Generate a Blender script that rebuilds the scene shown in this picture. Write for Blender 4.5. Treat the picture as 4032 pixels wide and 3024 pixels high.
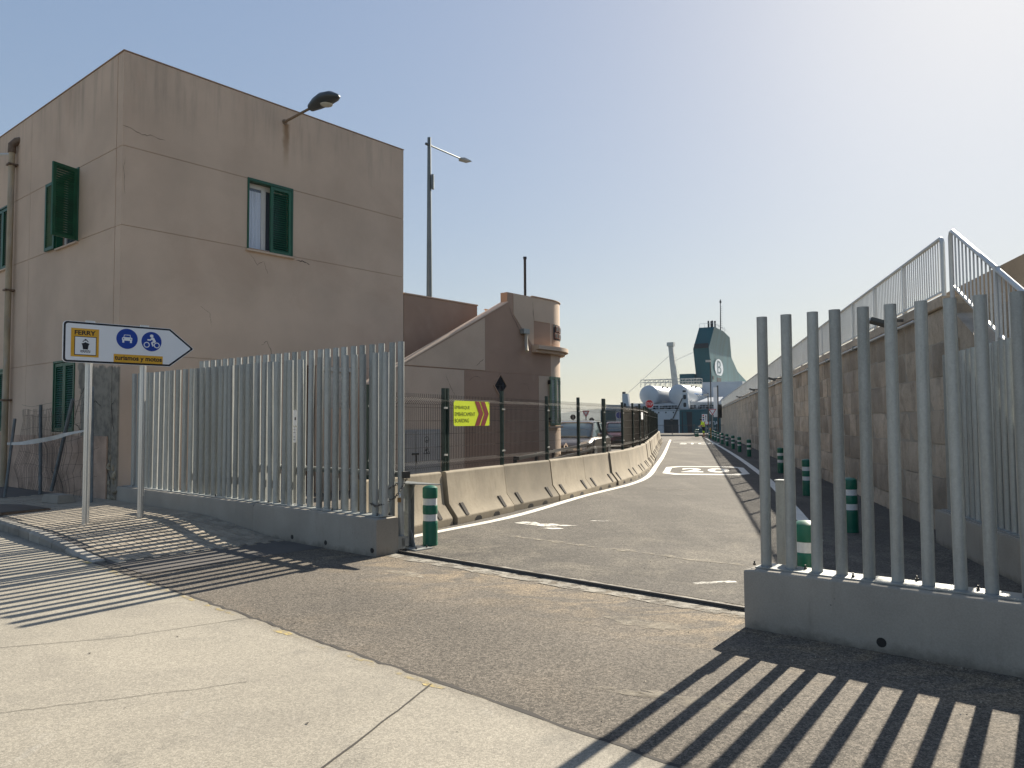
import bpy, bmesh, math, random
from mathutils import Vector, Matrix
R = random.Random(11)
rad = math.radians
for o in list(bpy.data.objects): bpy.data.objects.remove(o)
scn = bpy.context.scene
COL = scn.collection

# ------------------------------------------------------------------ camera, sky, sun, exposure
cd = bpy.data.cameras.new('camera'); cam = bpy.data.objects.new('camera', cd); COL.objects.link(cam)
cd.sensor_width = 36; cd.lens = 36 * 3030 / 4032; cd.clip_start = .05; cd.clip_end = 40000
cam.matrix_world = Matrix.Translation((0, 0, 1.55)) @ Matrix.Rotation(rad(92.85), 4, 'X') @ Matrix.Rotation(rad(-.35), 4, 'Z')
scn.camera = cam
SUN_AZ, SUN_EL = 35.2, 31.4            # azimuth from +Y towards +X
w = bpy.data.worlds.new('World'); scn.world = w; w.use_nodes = True
wt = w.node_tree; bg = wt.nodes['Background']
sky = wt.nodes.new('ShaderNodeTexSky'); sky.sky_type = 'NISHITA'; sky.sun_disc = False
sky.sun_elevation = rad(SUN_EL); sky.sun_rotation = rad(SUN_AZ)
sky.air_density = 1.5; sky.dust_density = 2.6; sky.ozone_density = 2.5; sky.altitude = 1000
gm = wt.nodes.new('ShaderNodeGamma'); gm.inputs[1].default_value = .37          # soft, hazy sky: gentler falloff all round
hs = wt.nodes.new('ShaderNodeHueSaturation'); hs.inputs['Saturation'].default_value = 1.6; hs.inputs['Hue'].default_value = .508
wt.links.new(sky.outputs[0], gm.inputs[0]); wt.links.new(gm.outputs[0], hs.inputs['Color']); tn = wt.nodes.new('ShaderNodeMix'); tn.data_type = 'RGBA'; tn.blend_type = 'MULTIPLY'; tn.inputs[0].default_value = 1; tn.inputs[7].default_value = (.94, .985, 1.07, 1)   # neutral white balance
wt.links.new(hs.outputs[0], tn.inputs[6]); wt.links.new(tn.outputs[2], bg.inputs[0]); bg.inputs[1].default_value = .128
sl = bpy.data.lights.new('sun', 'SUN'); sl.energy = 4.7; sl.angle = rad(.53); sl.color = (1, .915, .77)
so = bpy.data.objects.new('sun', sl); COL.objects.link(so)
sd = Vector((math.sin(rad(SUN_AZ)) * math.cos(rad(SUN_EL)), math.cos(rad(SUN_AZ)) * math.cos(rad(SUN_EL)), math.sin(rad(SUN_EL))))
so.rotation_euler = sd.to_track_quat('Z', 'Y').to_euler(); so.location = sd * 60
vs = scn.view_settings; vs.view_transform = 'Standard'; vs.look = 'None'; vs.gamma = 1; vs.use_curve_mapping = False
vs.exposure = 1.24

# ------------------------------------------------------------------ materials
MATS = {}
class NT:
    def __init__(s, name):
        s.m = bpy.data.materials.new(name); s.m.use_nodes = True; s.t = s.m.node_tree
        s.b = s.t.nodes['Principled BSDF']; MATS[name] = s.m
    def n(s, typ, props=None, **inp):
        nd = s.t.nodes.new('ShaderNode' + typ)
        for k, v in (props or {}).items(): setattr(nd, k, v)
        for k, v in inp.items():
            key = int(k[1:]) if k[0] == 'i' and k[1:].isdigit() else k.replace('_', ' ')
            s.set(nd.inputs[key], v)
        return nd
    def set(s, sock, v):
        if isinstance(v, bpy.types.NodeSocket): s.t.links.new(v, sock)
        else:
            if isinstance(v, tuple) and len(v) == 3 and sock.type == 'RGBA': v = (*v, 1)
            sock.default_value = v
    def pos(s): return s.n('NewGeometry').outputs['Position']
    def obj(s): return s.n('TexCoord').outputs['Object']
    def scl(s, vec, sc): return s.n('VectorMath', {'operation': 'MULTIPLY'}, i0=vec, i1=sc).outputs[0]
    def noise(s, vec, scale, det=4, rough=.55, dist=0): return s.n('TexNoise', None, Vector=vec, Scale=scale, Detail=det, Roughness=rough, Distortion=dist).outputs['Fac']
    def ramp(s, fac, a, b, lo=0., hi=1.): return s.n('MapRange', {'interpolation_type': 'SMOOTHSTEP'}, i0=fac, i1=a, i2=b, i3=lo, i4=hi).outputs[0]
    def mth(s, op, a, b=0.): return s.n('Math', {'operation': op}, i0=a, i1=b).outputs[0]
    def mul(s, *a):
        r = a[0]
        for x in a[1:]: r = s.mth('MULTIPLY', r, x)
        return r
    def mix(s, fac, a, b, mode='MIX'):
        nd = s.n('Mix', {'data_type': 'RGBA', 'blend_type': mode}); s.set(nd.inputs[0], fac); s.set(nd.inputs[6], a); s.set(nd.inputs[7], b); return nd.outputs[2]
    def scale_col(s, col, f): return s.n('VectorMath', {'operation': 'SCALE'}, i0=col, Scale=f).outputs[0]
    def sep(s, vec): return s.n('SeparateXYZ', None, i0=vec).outputs

def pbr(name, col, rough=.7, metal=0., var=.12, vscale=1.5, fine=.08, fscale=60., bump=.15, bdist=.004, orand=0., spec=.5, coords='pos', stretch=None, extra=None, rvar=0.):
    t = NT(name); P = t.pos() if coords == 'pos' else t.obj()
    if stretch: P2 = t.scl(P, stretch)
    else: P2 = P
    n1 = t.noise(P2, vscale, 5); n2 = t.noise(P, fscale, 3, .7)
    f = t.mth('ADD', t.ramp(n1, .25, .75, 1 - var, 1 + var), t.ramp(n2, .2, .8, -fine, fine))
    if orand:
        r = t.n('ObjectInfo').outputs['Random']; f = t.mul(f, t.ramp(r, 0., 1., 1 - orand, 1 + orand))
    c = t.scale_col(col, f)
    if extra: c = extra(t, c, P)
    t.set(t.b.inputs['Base Color'], c)
    t.b.inputs['Metallic'].default_value = metal
    if rvar: t.set(t.b.inputs['Roughness'], t.ramp(n1, .2, .8, rough - rvar, rough + rvar))
    else: t.b.inputs['Roughness'].default_value = rough
    t.b.inputs['Specular IOR Level'].default_value = spec
    if bump:
        bn = t.n('Bump', None, Strength=bump, Distance=bdist, Height=t.mth('ADD', n2, t.mul(n1, .5)))
        t.set(t.b.inputs['Normal'], bn.outputs[0])
    return t.m

def dust_extra(t, c, P):                # dusty drifts and pale streaks on asphalt, grain of stone chips
    p = t.scl(P, (.8, 1.1, 1)); d = t.noise(p, .9, 6, .65, .6)
    c = t.mix(t.ramp(d, .5, .74, 0, .55), c, (.175, .142, .105))
    d2 = t.noise(P, 2.6, 6, .7); c = t.mix(t.ramp(d2, .55, .8, 0, .35), c, (.185, .16, .128))
    x, y, z = t.sep(P)                  # sandy drift by the gate rail
    a = t.mth('SUBTRACT', t.mul(t.mth('SUBTRACT', x, 1.735), .7466), t.mul(t.mth('SUBTRACT', y, 5.87), .6653))
    b = t.mth('ADD', t.mul(t.mth('SUBTRACT', x, 1.735), .6653), t.mul(t.mth('SUBTRACT', y, 5.87), .7466))
    band = t.mul(t.ramp(b, -1.3, .2, 0, 1), t.ramp(b, .9, 2.6, 1, 0), t.ramp(a, -6.5, -4.5, .2, 1))
    d3 = t.noise(t.scl(P, (1., 2., 1)), 1.7, 6, .65, .8); c = t.mix(t.mul(band, t.ramp(d3, .4, .66, 0, .75)), c, (.26, .20, .13))
    ov = t.n('TexVoronoi', None, Vector=P, Scale=1.6).outputs['Distance']; om = t.noise(P, .9, 3)
    c = t.mix(t.mul(t.ramp(t.mth('ADD', ov, t.mul(t.noise(P, 14., 4, .7), .12)), .10, .2, 1, 0), t.ramp(om, .48, .6, 0, .5)), c, (.04, .036, .032))
    c = t.mix(t.ramp(t.noise(P, .45, 4, .5, .4), .52, .6, 0, .28), c, (.07, .063, .056))
    v = t.n('TexVoronoi', None, Vector=P, Scale=120.).outputs['Distance']
    c = t.mix(t.ramp(v, .05, .28, .6, 0), c, t.scale_col(c, 1.75))
    n = t.noise(P, 190., 2); n2 = t.sep(t.n('TexVoronoi', None, Vector=P, Scale=75.).outputs['Color'])[0]; n3 = t.sep(t.n('TexVoronoi', None, Vector=P, Scale=170.).outputs['Color'])[1]; return t.scale_col(c, t.mul(t.ramp(n, .25, .75, .7, 1.3), t.ramp(n2, 0., 1., .62, 1.38), t.ramp(n3, 0., 1., .6, 1.4)))
pbr('asphalt', (.118, .102, .083), .9, spec=.3, var=.2, vscale=.5, fine=.0, bump=.22, bdist=.005, fscale=150, extra=dust_extra)
def road_extra(t, c, P):
    d = t.noise(t.scl(P, (1.2, .25, 1)), .7, 5, .6, .4); c = t.mix(t.ramp(d, .48, .72, 0, .5), c, (.165, .148, .122))
    d2 = t.noise(P, 3., 6, .7); c = t.mix(t.ramp(d2, .56, .75, 0, .4), c, (.21, .19, .155))
    ov = t.n('TexVoronoi', None, Vector=P, Scale=.9).outputs['Distance']; om = t.noise(P, .7, 3)
    c = t.mix(t.mul(t.ramp(t.mth('ADD', ov, t.mul(t.noise(P, 9., 4, .7), .16)), .10, .22, 1, 0), t.ramp(om, .48, .6, 0, .5)), c, (.03, .028, .026))
    px, py, pz = t.sep(P); nr = t.ramp(py, 8., 15., 1, 0); c = t.mix(t.mul(nr, t.ramp(t.noise(P, 1.4, 6, .7, .6), .42, .7, 0, .5)), c, (.205, .18, .14))
    n = t.noise(P, 190., 2); n2 = t.sep(t.n('TexVoronoi', None, Vector=P, Scale=60.).outputs['Color'])[0]; n3 = t.sep(t.n('TexVoronoi', None, Vector=P, Scale=140.).outputs['Color'])[1]; return t.scale_col(c, t.mul(t.ramp(n, .25, .75, .7, 1.3), t.ramp(n2, 0., 1., .65, 1.35), t.ramp(n3, 0., 1., .65, 1.35)))
def slab_extra(t, c, P):
    d = t.noise(t.scl(P, (.6, 1.4, 1)), .9, 6, .6, .5); c = t.mix(t.ramp(d, .45, .75, 0, .55), c, (.195, .176, .146))
    d = t.noise(P, 5., 6, .7); c = t.mix(t.ramp(d, .55, .8, 0, .35), c, (.165, .147, .12))
    st = t.noise(P, 1.1, 6, .68, 1.2); c = t.mix(t.ramp(st, .54, .72, 0, .5), c, (.155, .145, .122))
    st2 = t.noise(t.scl(P, (1.6, .7, 1)), 2.3, 6, .7, .5); c = t.mix(t.ramp(st2, .58, .74, 0, .45), c, (.335, .315, .275))
    px, py, pz = t.sep(P)
    bb = t.mth('ADD', t.mul(t.mth('SUBTRACT', px, 1.735), .6653), t.mul(t.mth('SUBTRACT', py, 5.87), .7466)); aa = t.mth('SUBTRACT', t.mul(t.mth('SUBTRACT', px, 1.735), .7466), t.mul(t.mth('SUBTRACT', py, 5.87), .6653))
    ed = t.mth('ADD', t.mth('ADD', bb, t.mul(aa, .035)), t.mul(t.noise(P, 4., 5, .7), .3))
    c = t.mix(t.ramp(ed, -2.42, -2.2, 0, .55), c, (.15, .13, .10))
    v = t.n('TexVoronoi', None, Vector=P, Scale=9., Randomness=1.).outputs['Distance']
    s = t.n('TexNoise', None, Vector=P, Scale=3.).outputs['Fac']
    c = t.mix(t.mul(t.ramp(v, .02, .075, 1, 0), t.ramp(s, .5, .6, 0, .8)), c, (.07, .06, .05))
    n = t.noise(P, 190., 2, .7); n2 = t.sep(t.n('TexVoronoi', None, Vector=P, Scale=90.).outputs['Color'])[0]; n3 = t.sep(t.n('TexVoronoi', None, Vector=P, Scale=190.).outputs['Color'])[1]; return t.scale_col(c, t.mul(t.ramp(n, .25, .75, .85, 1.15), t.ramp(n2, 0., 1., .86, 1.14), t.ramp(n3, 0., 1., .8, 1.2)))
pbr('slab_concrete', (.285, .258, .208), .85, var=.12, vscale=.5, fine=0, bump=.25, bdist=.004, fscale=140, extra=slab_extra)
def plinth_extra(t, c, P):
    p = t.noise(t.scl(P, (3, 3, .6)), 2.2, 5, .65); c = t.mix(t.ramp(p, .52, .8, 0, .5), c, (.20, .18, .15))
    zz = t.sep(P)[2]; q = t.noise(P, 6., 5, .7); c = t.mix(t.ramp(t.mth('ADD', zz, t.mul(q, .22)), .19, .08, 0, .7), c, (.11, .095, .075))
    v = t.n('TexVoronoi', None, Vector=P, Scale=13.).outputs['Distance']; m = t.noise(P, 4., 3)
    return t.mix(t.mul(t.ramp(v, .04, .11, 1, 0), t.ramp(m, .5, .62, 0, .8)), c, (.10, .09, .08))
pbr('concrete', (.30, .272, .228), .85, var=.14, vscale=1.2, fine=.1, bump=.35, fscale=90, extra=plinth_extra)
def barrier_extra(t, c, P):
    z = t.sep(P)[2]; p = t.noise(t.scl(P, (5, 5, 1.2)), 3., 6, .7); c = t.mix(t.ramp(p, .45, .75, 0, .6), c, (.20, .16, .105))
    return t.mix(t.ramp(t.mth('ADD', z, t.mul(p, .25)), .3, .12, 0, .5), c, (.24, .20, .14))
pbr('barrier_concrete', (.26, .22, .16), .88, var=.18, vscale=2., fine=.1, bump=.4, fscale=70, orand=.2, extra=barrier_extra)
pbr('kerb_concrete', (.26, .245, .215), .9, var=.2, vscale=3, bump=.4, fscale=80, orand=.18)
pbr('paver', (.29, .25, .195), .9, var=.15, vscale=2, bump=.3, fscale=90, orand=.14)
pbr('bedding', (.10, .09, .08), .95, bump=.4)
pbr('rail_strip', (.29, .265, .22), .9, var=.3, vscale=4, bump=.6, fscale=60, bdist=.01)
pbr('road_paint', (.66, .63, .56), .7, var=.14, vscale=3, fine=.15, fscale=40, bump=.2, extra=lambda t, c, P: t.mix(t.ramp(t.noise(P, 9., 6, .75), .56, .72, 0, .8), c, (.16, .145, .125)))
pbr('yellow_paint', (.50, .38, .13), .8, var=.25, vscale=6, extra=lambda t, c, P: t.mix(t.ramp(t.noise(P, 7., 6, .75), .45, .62, 0, .9), c, (.33, .29, .22)))
pbr('crack_dark', (.045, .04, .035), .95)
pbr('pale_dust', (.34, .30, .235), .95, var=.2)
def fade(name, src, lo, hi, sc):                        # worn thin layer: patches of it are gone
    m = MATS[src].copy(); m.name = name; MATS[name] = m; tr_ = m.node_tree; N = tr_.nodes
    g = N.new('ShaderNodeNewGeometry'); n = N.new('ShaderNodeTexNoise'); n.inputs['Scale'].default_value = sc; n.inputs['Detail'].default_value = 6; n.inputs['Roughness'].default_value = .7
    r = N.new('ShaderNodeMapRange'); r.inputs[1].default_value = lo; r.inputs[2].default_value = hi
    tr_.links.new(g.outputs['Position'], n.inputs['Vector']); tr_.links.new(n.outputs['Fac'], r.inputs[0]); tr_.links.new(r.outputs[0], N['Principled BSDF'].inputs['Alpha'])
fade('dust_fade', 'pale_dust', .42, .72, 5.); fade('paint_fade', 'road_paint', .35, .55, 6.); fade('yellow_fade', 'yellow_paint', .48, .66, 3.); fade('strip_fade', 'rail_strip', .38, .56, 6.)
def galv_extra(t, c, P):
    v = t.n('TexVoronoi', None, Vector=t.scl(P, (1, 1, .4)), Scale=55.).outputs['Color']
    x = t.sep(v)[0]; c = t.scale_col(c, t.ramp(x, 0., 1., .96, 1.04))
    return t.mix(t.ramp(t.noise(t.scl(P, (9, 9, .7)), 3., 5, .7), .55, .8, 0, .25), c, (.24, .24, .225))
pbr('galvanised', (.32, .335, .325), .40, metal=.3, var=.1, vscale=2.5, stretch=(6, 6, .7), bump=.08, fscale=70, orand=.16, extra=galv_extra, rvar=.08)
pbr('aluminium', (.62, .62, .61), .32, metal=.85, var=.06, bump=.03)
pbr('dark_steel', (.09, .085, .08), .5, metal=.6)
pbr('rust_steel', (.16, .11, .075), .7, metal=.3, var=.3, vscale=8)
pbr('brass', (.36, .22, .10), .5, metal=.6)
pbr('rail_paint', (.50, .52, .525), .45, var=.06, metal=.25, bump=.03)
pbr('post_green', (.004, .022, .018), .38, var=.1, bump=.02)
pbr('wire', (.035, .03, .026), .7, bump=0, spec=.2)
pbr('clip', (.55, .55, .52), .4, metal=.5, bump=0)
pbr('old_wire', (.06, .055, .05), .6, metal=.4, bump=0)
pbr('old_post', (.15, .17, .18), .6, metal=.3, var=.25, vscale=6)
def shutter_extra(t, c, P): return t.mix(t.ramp(t.noise(P, 6., 5, .7), .6, .8, 0, .35), c, (.04, .11, .075))
pbr('shutter_green', (.008, .082, .042), .45, var=.18, vscale=3, bump=.1, orand=.12, extra=shutter_extra)
pbr('shutter_sunlit', (.16, .23, .16), .5, var=.2, vscale=3, bump=.1)  # turret shutter green, brightened in its colour for the sun on it
pbr('window_white', (.68, .66, .62), .5, var=.05)
pbr('curtain', (.62, .66, .74), .9, var=.1, vscale=7, stretch=(1, 1, .1))
pbr('dark_room', (.02, .02, .022), .9)
pbr('pvc_pipe', (.37, .30, .20), .6, var=.25, vscale=3, stretch=(1, 1, .5), extra=lambda t, c, P: t.mix(t.ramp(t.noise(t.scl(P, (3, 3, .6)), 1.3, 4), .5, .7, 0, .6), c, (.42, .42, .43)))
pbr('lamp_dark', (.05, .06, .065), .35, var=.1)
pbr('lamp_lens', (.5, .5, .45), .25)
pbr('lamp_pole', (.13, .155, .16), .45, metal=.4)
pbr('arm_rust', (.23, .17, .115), .7, metal=.2, var=.2, vscale=9)
pbr('black', (.012, .012, .013), .5)
pbr('white_sheet', (.78, .79, .80), .35, var=.02, fine=.0, bump=0)
pbr('sign_black', (.008, .008, .014), .35, var=0, fine=0, bump=0)
pbr('sign_yellow', (.68, .36, .022), .38, var=.03, fine=0, bump=0)
pbr('sign_blue', (.004, .042, .30), .35, var=.03, fine=0, bump=0)
pbr('sign_red', (.48, .012, .018), .4, var=.03, fine=0, bump=0)
pbr('banner_yellow', (.72, .86, .01), .5, var=.03, fine=0, bump=.05)
pbr('banner_red', (.22, .008, .016), .5, var=.04, fine=0, bump=.05)
pbr('paper', (.75, .75, .78), .8, var=.03)
pbr('tape', (.50, .49, .46), .5, var=.12, vscale=8)
pbr('bollard_green', (.003, .115, .072), .42, var=.12, vscale=5, bump=.06, extra=lambda t, c, P: t.mix(t.ramp(t.noise(P, 14., 5, .7), .6, .78, 0, .3), c, (.10, .17, .12)))
pbr('bollard_band', (.62, .63, .63), .45, var=.06, vscale=30, stretch=(1, 1, .05), bump=.05)
pbr('screen_brown', (.085, .068, .045), .8, var=.15, vscale=2, stretch=(1, 1, .3))
pbr('cabinet', (.36, .34, .31), .7, var=.1)
pbr('roller_white', (.55, .52, .46), .7, var=.1)
pbr('brown_door', (.13, .07, .04), .7, var=.2)
pbr('brick_red', (.20, .095, .07), .9, var=.25, vscale=7)
pbr('skin', (.42, .24, .16), .6); pbr('hivis', (.55, .78, .03), .7); pbr('cloth_dark', (.012, .015, .025), .85); pbr('hair_dark', (.012, .009, .007), .8)
pbr('tyre', (.015, .015, .015), .8); pbr('rim', (.45, .46, .47), .35, metal=.8); pbr('car_black', (.012, .012, .013), .4)
pbr('chrome', (.75, .75, .76), .15, metal=1., bump=0, var=0, fine=0)
pbr('headlight', (.55, .58, .6), .1, metal=.3)
def glossy(name, col, rough=.25, metal=.3):
    t = NT(name); t.set(t.b.inputs['Base Color'], col); t.b.inputs['Metallic'].default_value = metal; t.b.inputs['Roughness'].default_value = rough
    t.b.inputs['Coat Weight'].default_value = .8; t.b.inputs['Coat Roughness'].default_value = .06
glossy('car_grey', (.24, .215, .19)); glossy('car_red', (.16, .035, .036))
def glass(name, col, rough=.04):
    t = NT(name); t.set(t.b.inputs['Base Color'], col); t.b.inputs['Roughness'].default_value = rough; t.b.inputs['Specular IOR Level'].default_value = .9
    t.b.inputs['Coat Weight'].default_value = .5
glass('car_glass', (.15, .21, .22)); glass('window_glass', (.05, .06, .075))
# stucco of the building (object coordinates: x along the street facade, y along the other face, z up)
def stucco_extra(t, c, P):
    x, y, z = t.sep(P)
    s = t.noise(t.scl(P, (2.2, 2.2, .22)), 1.6, 6, .65)
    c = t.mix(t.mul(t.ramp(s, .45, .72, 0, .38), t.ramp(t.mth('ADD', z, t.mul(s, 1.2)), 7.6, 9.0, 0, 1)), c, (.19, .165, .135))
    c = t.mix(t.ramp(t.noise(P, .55, 6, .6, .6), .48, .72, 0, .45), c, (.47, .335, .245))
    c = t.mix(t.ramp(t.noise(t.scl(P, (1, 1, .5)), 1.9, 6, .65), .56, .78, 0, .3), c, (.56, .44, .34))
    nz = t.noise(P, 5., 4)
    dx = t.mth('ABSOLUTE', t.mth('ADD', t.mth('SUBTRACT', x, 3.47), t.mul(t.mth('SUBTRACT', nz, .5), .12)))
    c = t.mix(t.mul(t.ramp(dx, .02, .11, .8, 0), t.ramp(z, 6.95, 8.1, 0, 1), t.ramp(z, 8.12, 8.16, 1, 0), t.ramp(y, .01, .05, 1, 0)), c, (.23, .125, .05))
    # bare grey render with a ragged border low on the other face, near the corner
    nb = t.mth('SUBTRACT', t.noise(P, 1.3, 5, .6), .5); yy = t.mth('ADD', y, t.mul(nb, 1.1)); zz = t.mth('ADD', z, t.mul(nb, .8))
    m = t.mul(t.ramp(x, .02, .05, 1, 0), t.ramp(yy, 1.62, 1.7, 1, 0), t.ramp(zz, 2.66, 2.72, 1, 0))
    g = t.mix(t.ramp(t.noise(P, 3.5, 6, .7), .4, .65), (.27, .245, .20), (.16, .145, .12))
    c = t.mix(m, c, g)
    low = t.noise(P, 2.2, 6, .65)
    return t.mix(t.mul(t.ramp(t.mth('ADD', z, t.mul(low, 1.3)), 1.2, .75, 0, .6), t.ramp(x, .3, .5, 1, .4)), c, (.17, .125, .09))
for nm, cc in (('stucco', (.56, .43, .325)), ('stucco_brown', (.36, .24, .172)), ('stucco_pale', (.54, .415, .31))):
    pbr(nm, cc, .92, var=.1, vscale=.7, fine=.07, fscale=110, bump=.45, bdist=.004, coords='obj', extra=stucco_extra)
pbr('dado', (.46, .33, .25), .95, var=.2, vscale=2, fine=.1, fscale=60, bump=.6, bdist=.01, extra=lambda t, c, P: t.mix(t.ramp(t.noise(P, 2.6, 6, .7), .5, .72, 0, .55), c, (.19, .135, .09)))
pbr('rubble', (.27, .235, .175), .95, var=.25, vscale=4, bump=.6, fscale=40, bdist=.012, orand=.2)
def stone_extra(t, c, P):
    z = t.sep(P)[2]
    s = t.noise(t.scl(P, (1, 1, .7)), 2.2, 6, .7); c = t.mix(t.ramp(s, .46, .72, 0, .6), c, (.17, .142, .108))
    s2 = t.noise(P, 11., 6, .75); c = t.mix(t.ramp(s2, .5, .75, 0, .55), c, (.19, .155, .115))
    return t.mix(t.mul(t.ramp(t.noise(P, 1.1, 5, .6), .5, .68, 0, .45), t.ramp(z, 1.2, 2.2, 0, 1)), c, (.33, .31, .28))
pbr('stone', (.41, .34, .26), .93, var=.2, vscale=1.3, fine=.12, fscale=55, bump=.7, bdist=.012, orand=.26, extra=stone_extra)
pbr('mortar', (.36, .32, .26), .95, var=.15)
pbr('far_wall', (.33, .26, .18), .95, var=.15, vscale=.8, bump=.5, fscale=30)
pbr('ship_white', (.50, .52, .54), .45, var=.06, vscale=.3, bump=0)
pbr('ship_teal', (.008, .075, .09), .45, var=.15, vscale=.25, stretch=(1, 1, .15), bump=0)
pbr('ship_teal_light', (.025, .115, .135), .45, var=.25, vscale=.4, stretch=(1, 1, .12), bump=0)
pbr('ship_dark', (.02, .025, .03), .6, bump=0)
pbr('ship_emblem', (.70, .73, .76), .4, bump=0); pbr('emblem_grey', (.10, .16, .19), .4, bump=0); pbr('emblem_blue', (.02, .16, .42), .4, bump=0)
pbr('ship_frame', (.55, .53, .48), .6, bump=0)
pbr('hill', (.06, .075, .06), .95, var=.3, vscale=.01, bump=0)
t = NT('water'); t.set(t.b.inputs['Base Color'], (.02, .05, .06)); t.b.inputs['Roughness'].default_value = .12
t.set(t.b.inputs['Normal'], t.n('Bump', None, Strength=.4, Distance=.3, Height=t.noise(t.pos(), .5, 4)).outputs[0])

# ------------------------------------------------------------------ mesh building helpers
class MB:
    def __init__(s): s.v = []; s.f = []
    def add(s, vs, fs):
        k = len(s.v); s.v += [tuple(p) for p in vs]; s.f += [tuple(i + k for i in f) for f in fs]; return s
    def box(s, x0, x1, y0, y1, z0, z1):
        return s.add([(x0, y0, z0), (x1, y0, z0), (x1, y1, z0), (x0, y1, z0), (x0, y0, z1), (x1, y0, z1), (x1, y1, z1), (x0, y1, z1)],
                     [(0, 3, 2, 1), (4, 5, 6, 7), (0, 1, 5, 4), (1, 2, 6, 5), (2, 3, 7, 6), (3, 0, 4, 7)])
    def cyl(s, p, q, r, r2=None, n=12, caps=True):
        p = Vector(p); q = Vector(q); r2 = r if r2 is None else r2
        d = (q - p).normalized(); a = d.orthogonal().normalized(); b = d.cross(a)
        vs = []
        for c, rr in ((p, r), (q, r2)):
            for i in range(n):
                t = 2 * math.pi * i / n; vs.append(c + (a * math.cos(t) + b * math.sin(t)) * rr)
        fs = [(i, (i + 1) % n, n + (i + 1) % n, n + i) for i in range(n)]
        if caps: fs += [tuple(range(n - 1, -1, -1)), tuple(range(n, 2 * n))]
        return s.add(vs, fs)
    def tube(s, pts, r, n=6):
        pts = [Vector(p) for p in pts]; vs = []; m = len(pts); up = None
        for i, p in enumerate(pts):
            d = (pts[min(i + 1, m - 1)] - pts[max(i - 1, 0)]).normalized()
            a = d.orthogonal().normalized() if up is None else (up - d * up.dot(d)).normalized()
            up = a; b = d.cross(a)
            for k in range(n):
                t = 2 * math.pi * k / n; vs.append(p + (a * math.cos(t) + b * math.sin(t)) * r)
        fs = [(i * n + k, i * n + (k + 1) % n, (i + 1) * n + (k + 1) % n, (i + 1) * n + k) for i in range(m - 1) for k in range(n)]
        fs += [tuple(range(n - 1, -1, -1)), tuple(range((m - 1) * n, m * n))]
        return s.add(vs, fs)
    def lathe(s, prof, n=20, c=(0, 0, 0)):
        vs = [(c[0] + r * math.cos(2 * math.pi * k / n), c[1] + r * math.sin(2 * math.pi * k / n), c[2] + z) for r, z in prof for k in range(n)]
        m = len(prof)
        fs = [(i * n + k, i * n + (k + 1) % n, (i + 1) * n + (k + 1) % n, (i + 1) * n + k) for i in range(m - 1) for k in range(n)]
        fs += [tuple(range(n - 1, -1, -1)), tuple(range((m - 1) * n, m * n))]
        return s.add(vs, fs)
    def prism(s, poly, d0, d1, axis='y'):          # poly in (x,z) extruded along y, or (x,y) along z, or (y,z) along x
        n = len(poly)
        g = {'y': lambda p, d: (p[0], d, p[1]), 'z': lambda p, d: (p[0], p[1], d), 'x': lambda p, d: (d, p[0], p[1])}[axis]
        vs = [g(p, d0) for p in poly] + [g(p, d1) for p in poly]
        fs = [tuple(range(n)), tuple(range(2 * n - 1, n - 1, -1))] + [(i, n + i, n + (i + 1) % n, (i + 1) % n) for i in range(n)]
        return s.add(vs, fs)
    def loft(s, secs, close=True):
        n = len(secs[0]); vs = [p for sec in secs for p in sec]
        fs = [(i * n + k, i * n + (k + 1) % n, (i + 1) * n + (k + 1) % n, (i + 1) * n + k) for i in range(len(secs) - 1) for k in range(n if close else n - 1)]
        if close: fs += [tuple(range(n - 1, -1, -1)), tuple(range((len(secs) - 1) * n, len(secs) * n))]
        return s.add(vs, fs)
    def sheet(s, pts): return s.add(pts, [tuple(range(len(pts)))])
    def mesh(s, name, mat, bevel=0, smooth=True, ang=32):
        me = bpy.data.meshes.new(name); me.from_pydata(s.v, [], s.f); me.update()
        bm = bmesh.new(); bm.from_mesh(me); bmesh.ops.recalc_face_normals(bm, faces=bm.faces)
        if bevel: bmesh.ops.bevel(bm, geom=list(bm.edges), offset=bevel, segments=2, affect='EDGES', clamp_overlap=True)
        bm.to_mesh(me); bm.free()
        if isinstance(mat, (list, tuple)):
            for m in mat: me.materials.append(MATS[m])
        else: me.materials.append(MATS[mat])
        if smooth:
            me.shade_smooth(); me.set_sharp_from_angle(angle=rad(ang))
        return me
    def build(s, name, mat, parent=None, bevel=0, smooth=True, ang=32): return link(name, s.mesh(name, mat, bevel, smooth, ang), parent)

def link(name, me, parent=None, loc=None, rot=None, scale=None):
    o = bpy.data.objects.new(name, me); COL.objects.link(o)
    if parent is not None: o.parent = parent
    if loc is not None: o.location = loc
    if rot is not None: o.rotation_euler = rot
    if scale is not None: o.scale = scale
    return o
def tag(o, label, cat=None, group=None, kind=None):
    o['label'] = label
    if cat: o['category'] = cat
    if group: o['group'] = group
    if kind: o['kind'] = kind
    return o
def thing(name, label, cat, loc=(0, 0, 0), rz=0., group=None):
    o = link(name, None, None, loc, (0, 0, rad(rz))); o.empty_display_size = .2
    return tag(o, label, cat, group)
def struct(name, mb, mat, label=None, **k):
    o = mb.build(name, mat, None, **k); o['kind'] = 'structure'
    if label: o['label'] = label
    return o
def copy_tree(o, parent=None):
    c = o.copy(); COL.objects.link(c); c.parent = parent
    for ch in list(o.children): copy_tree(ch, c)
    return c
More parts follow.
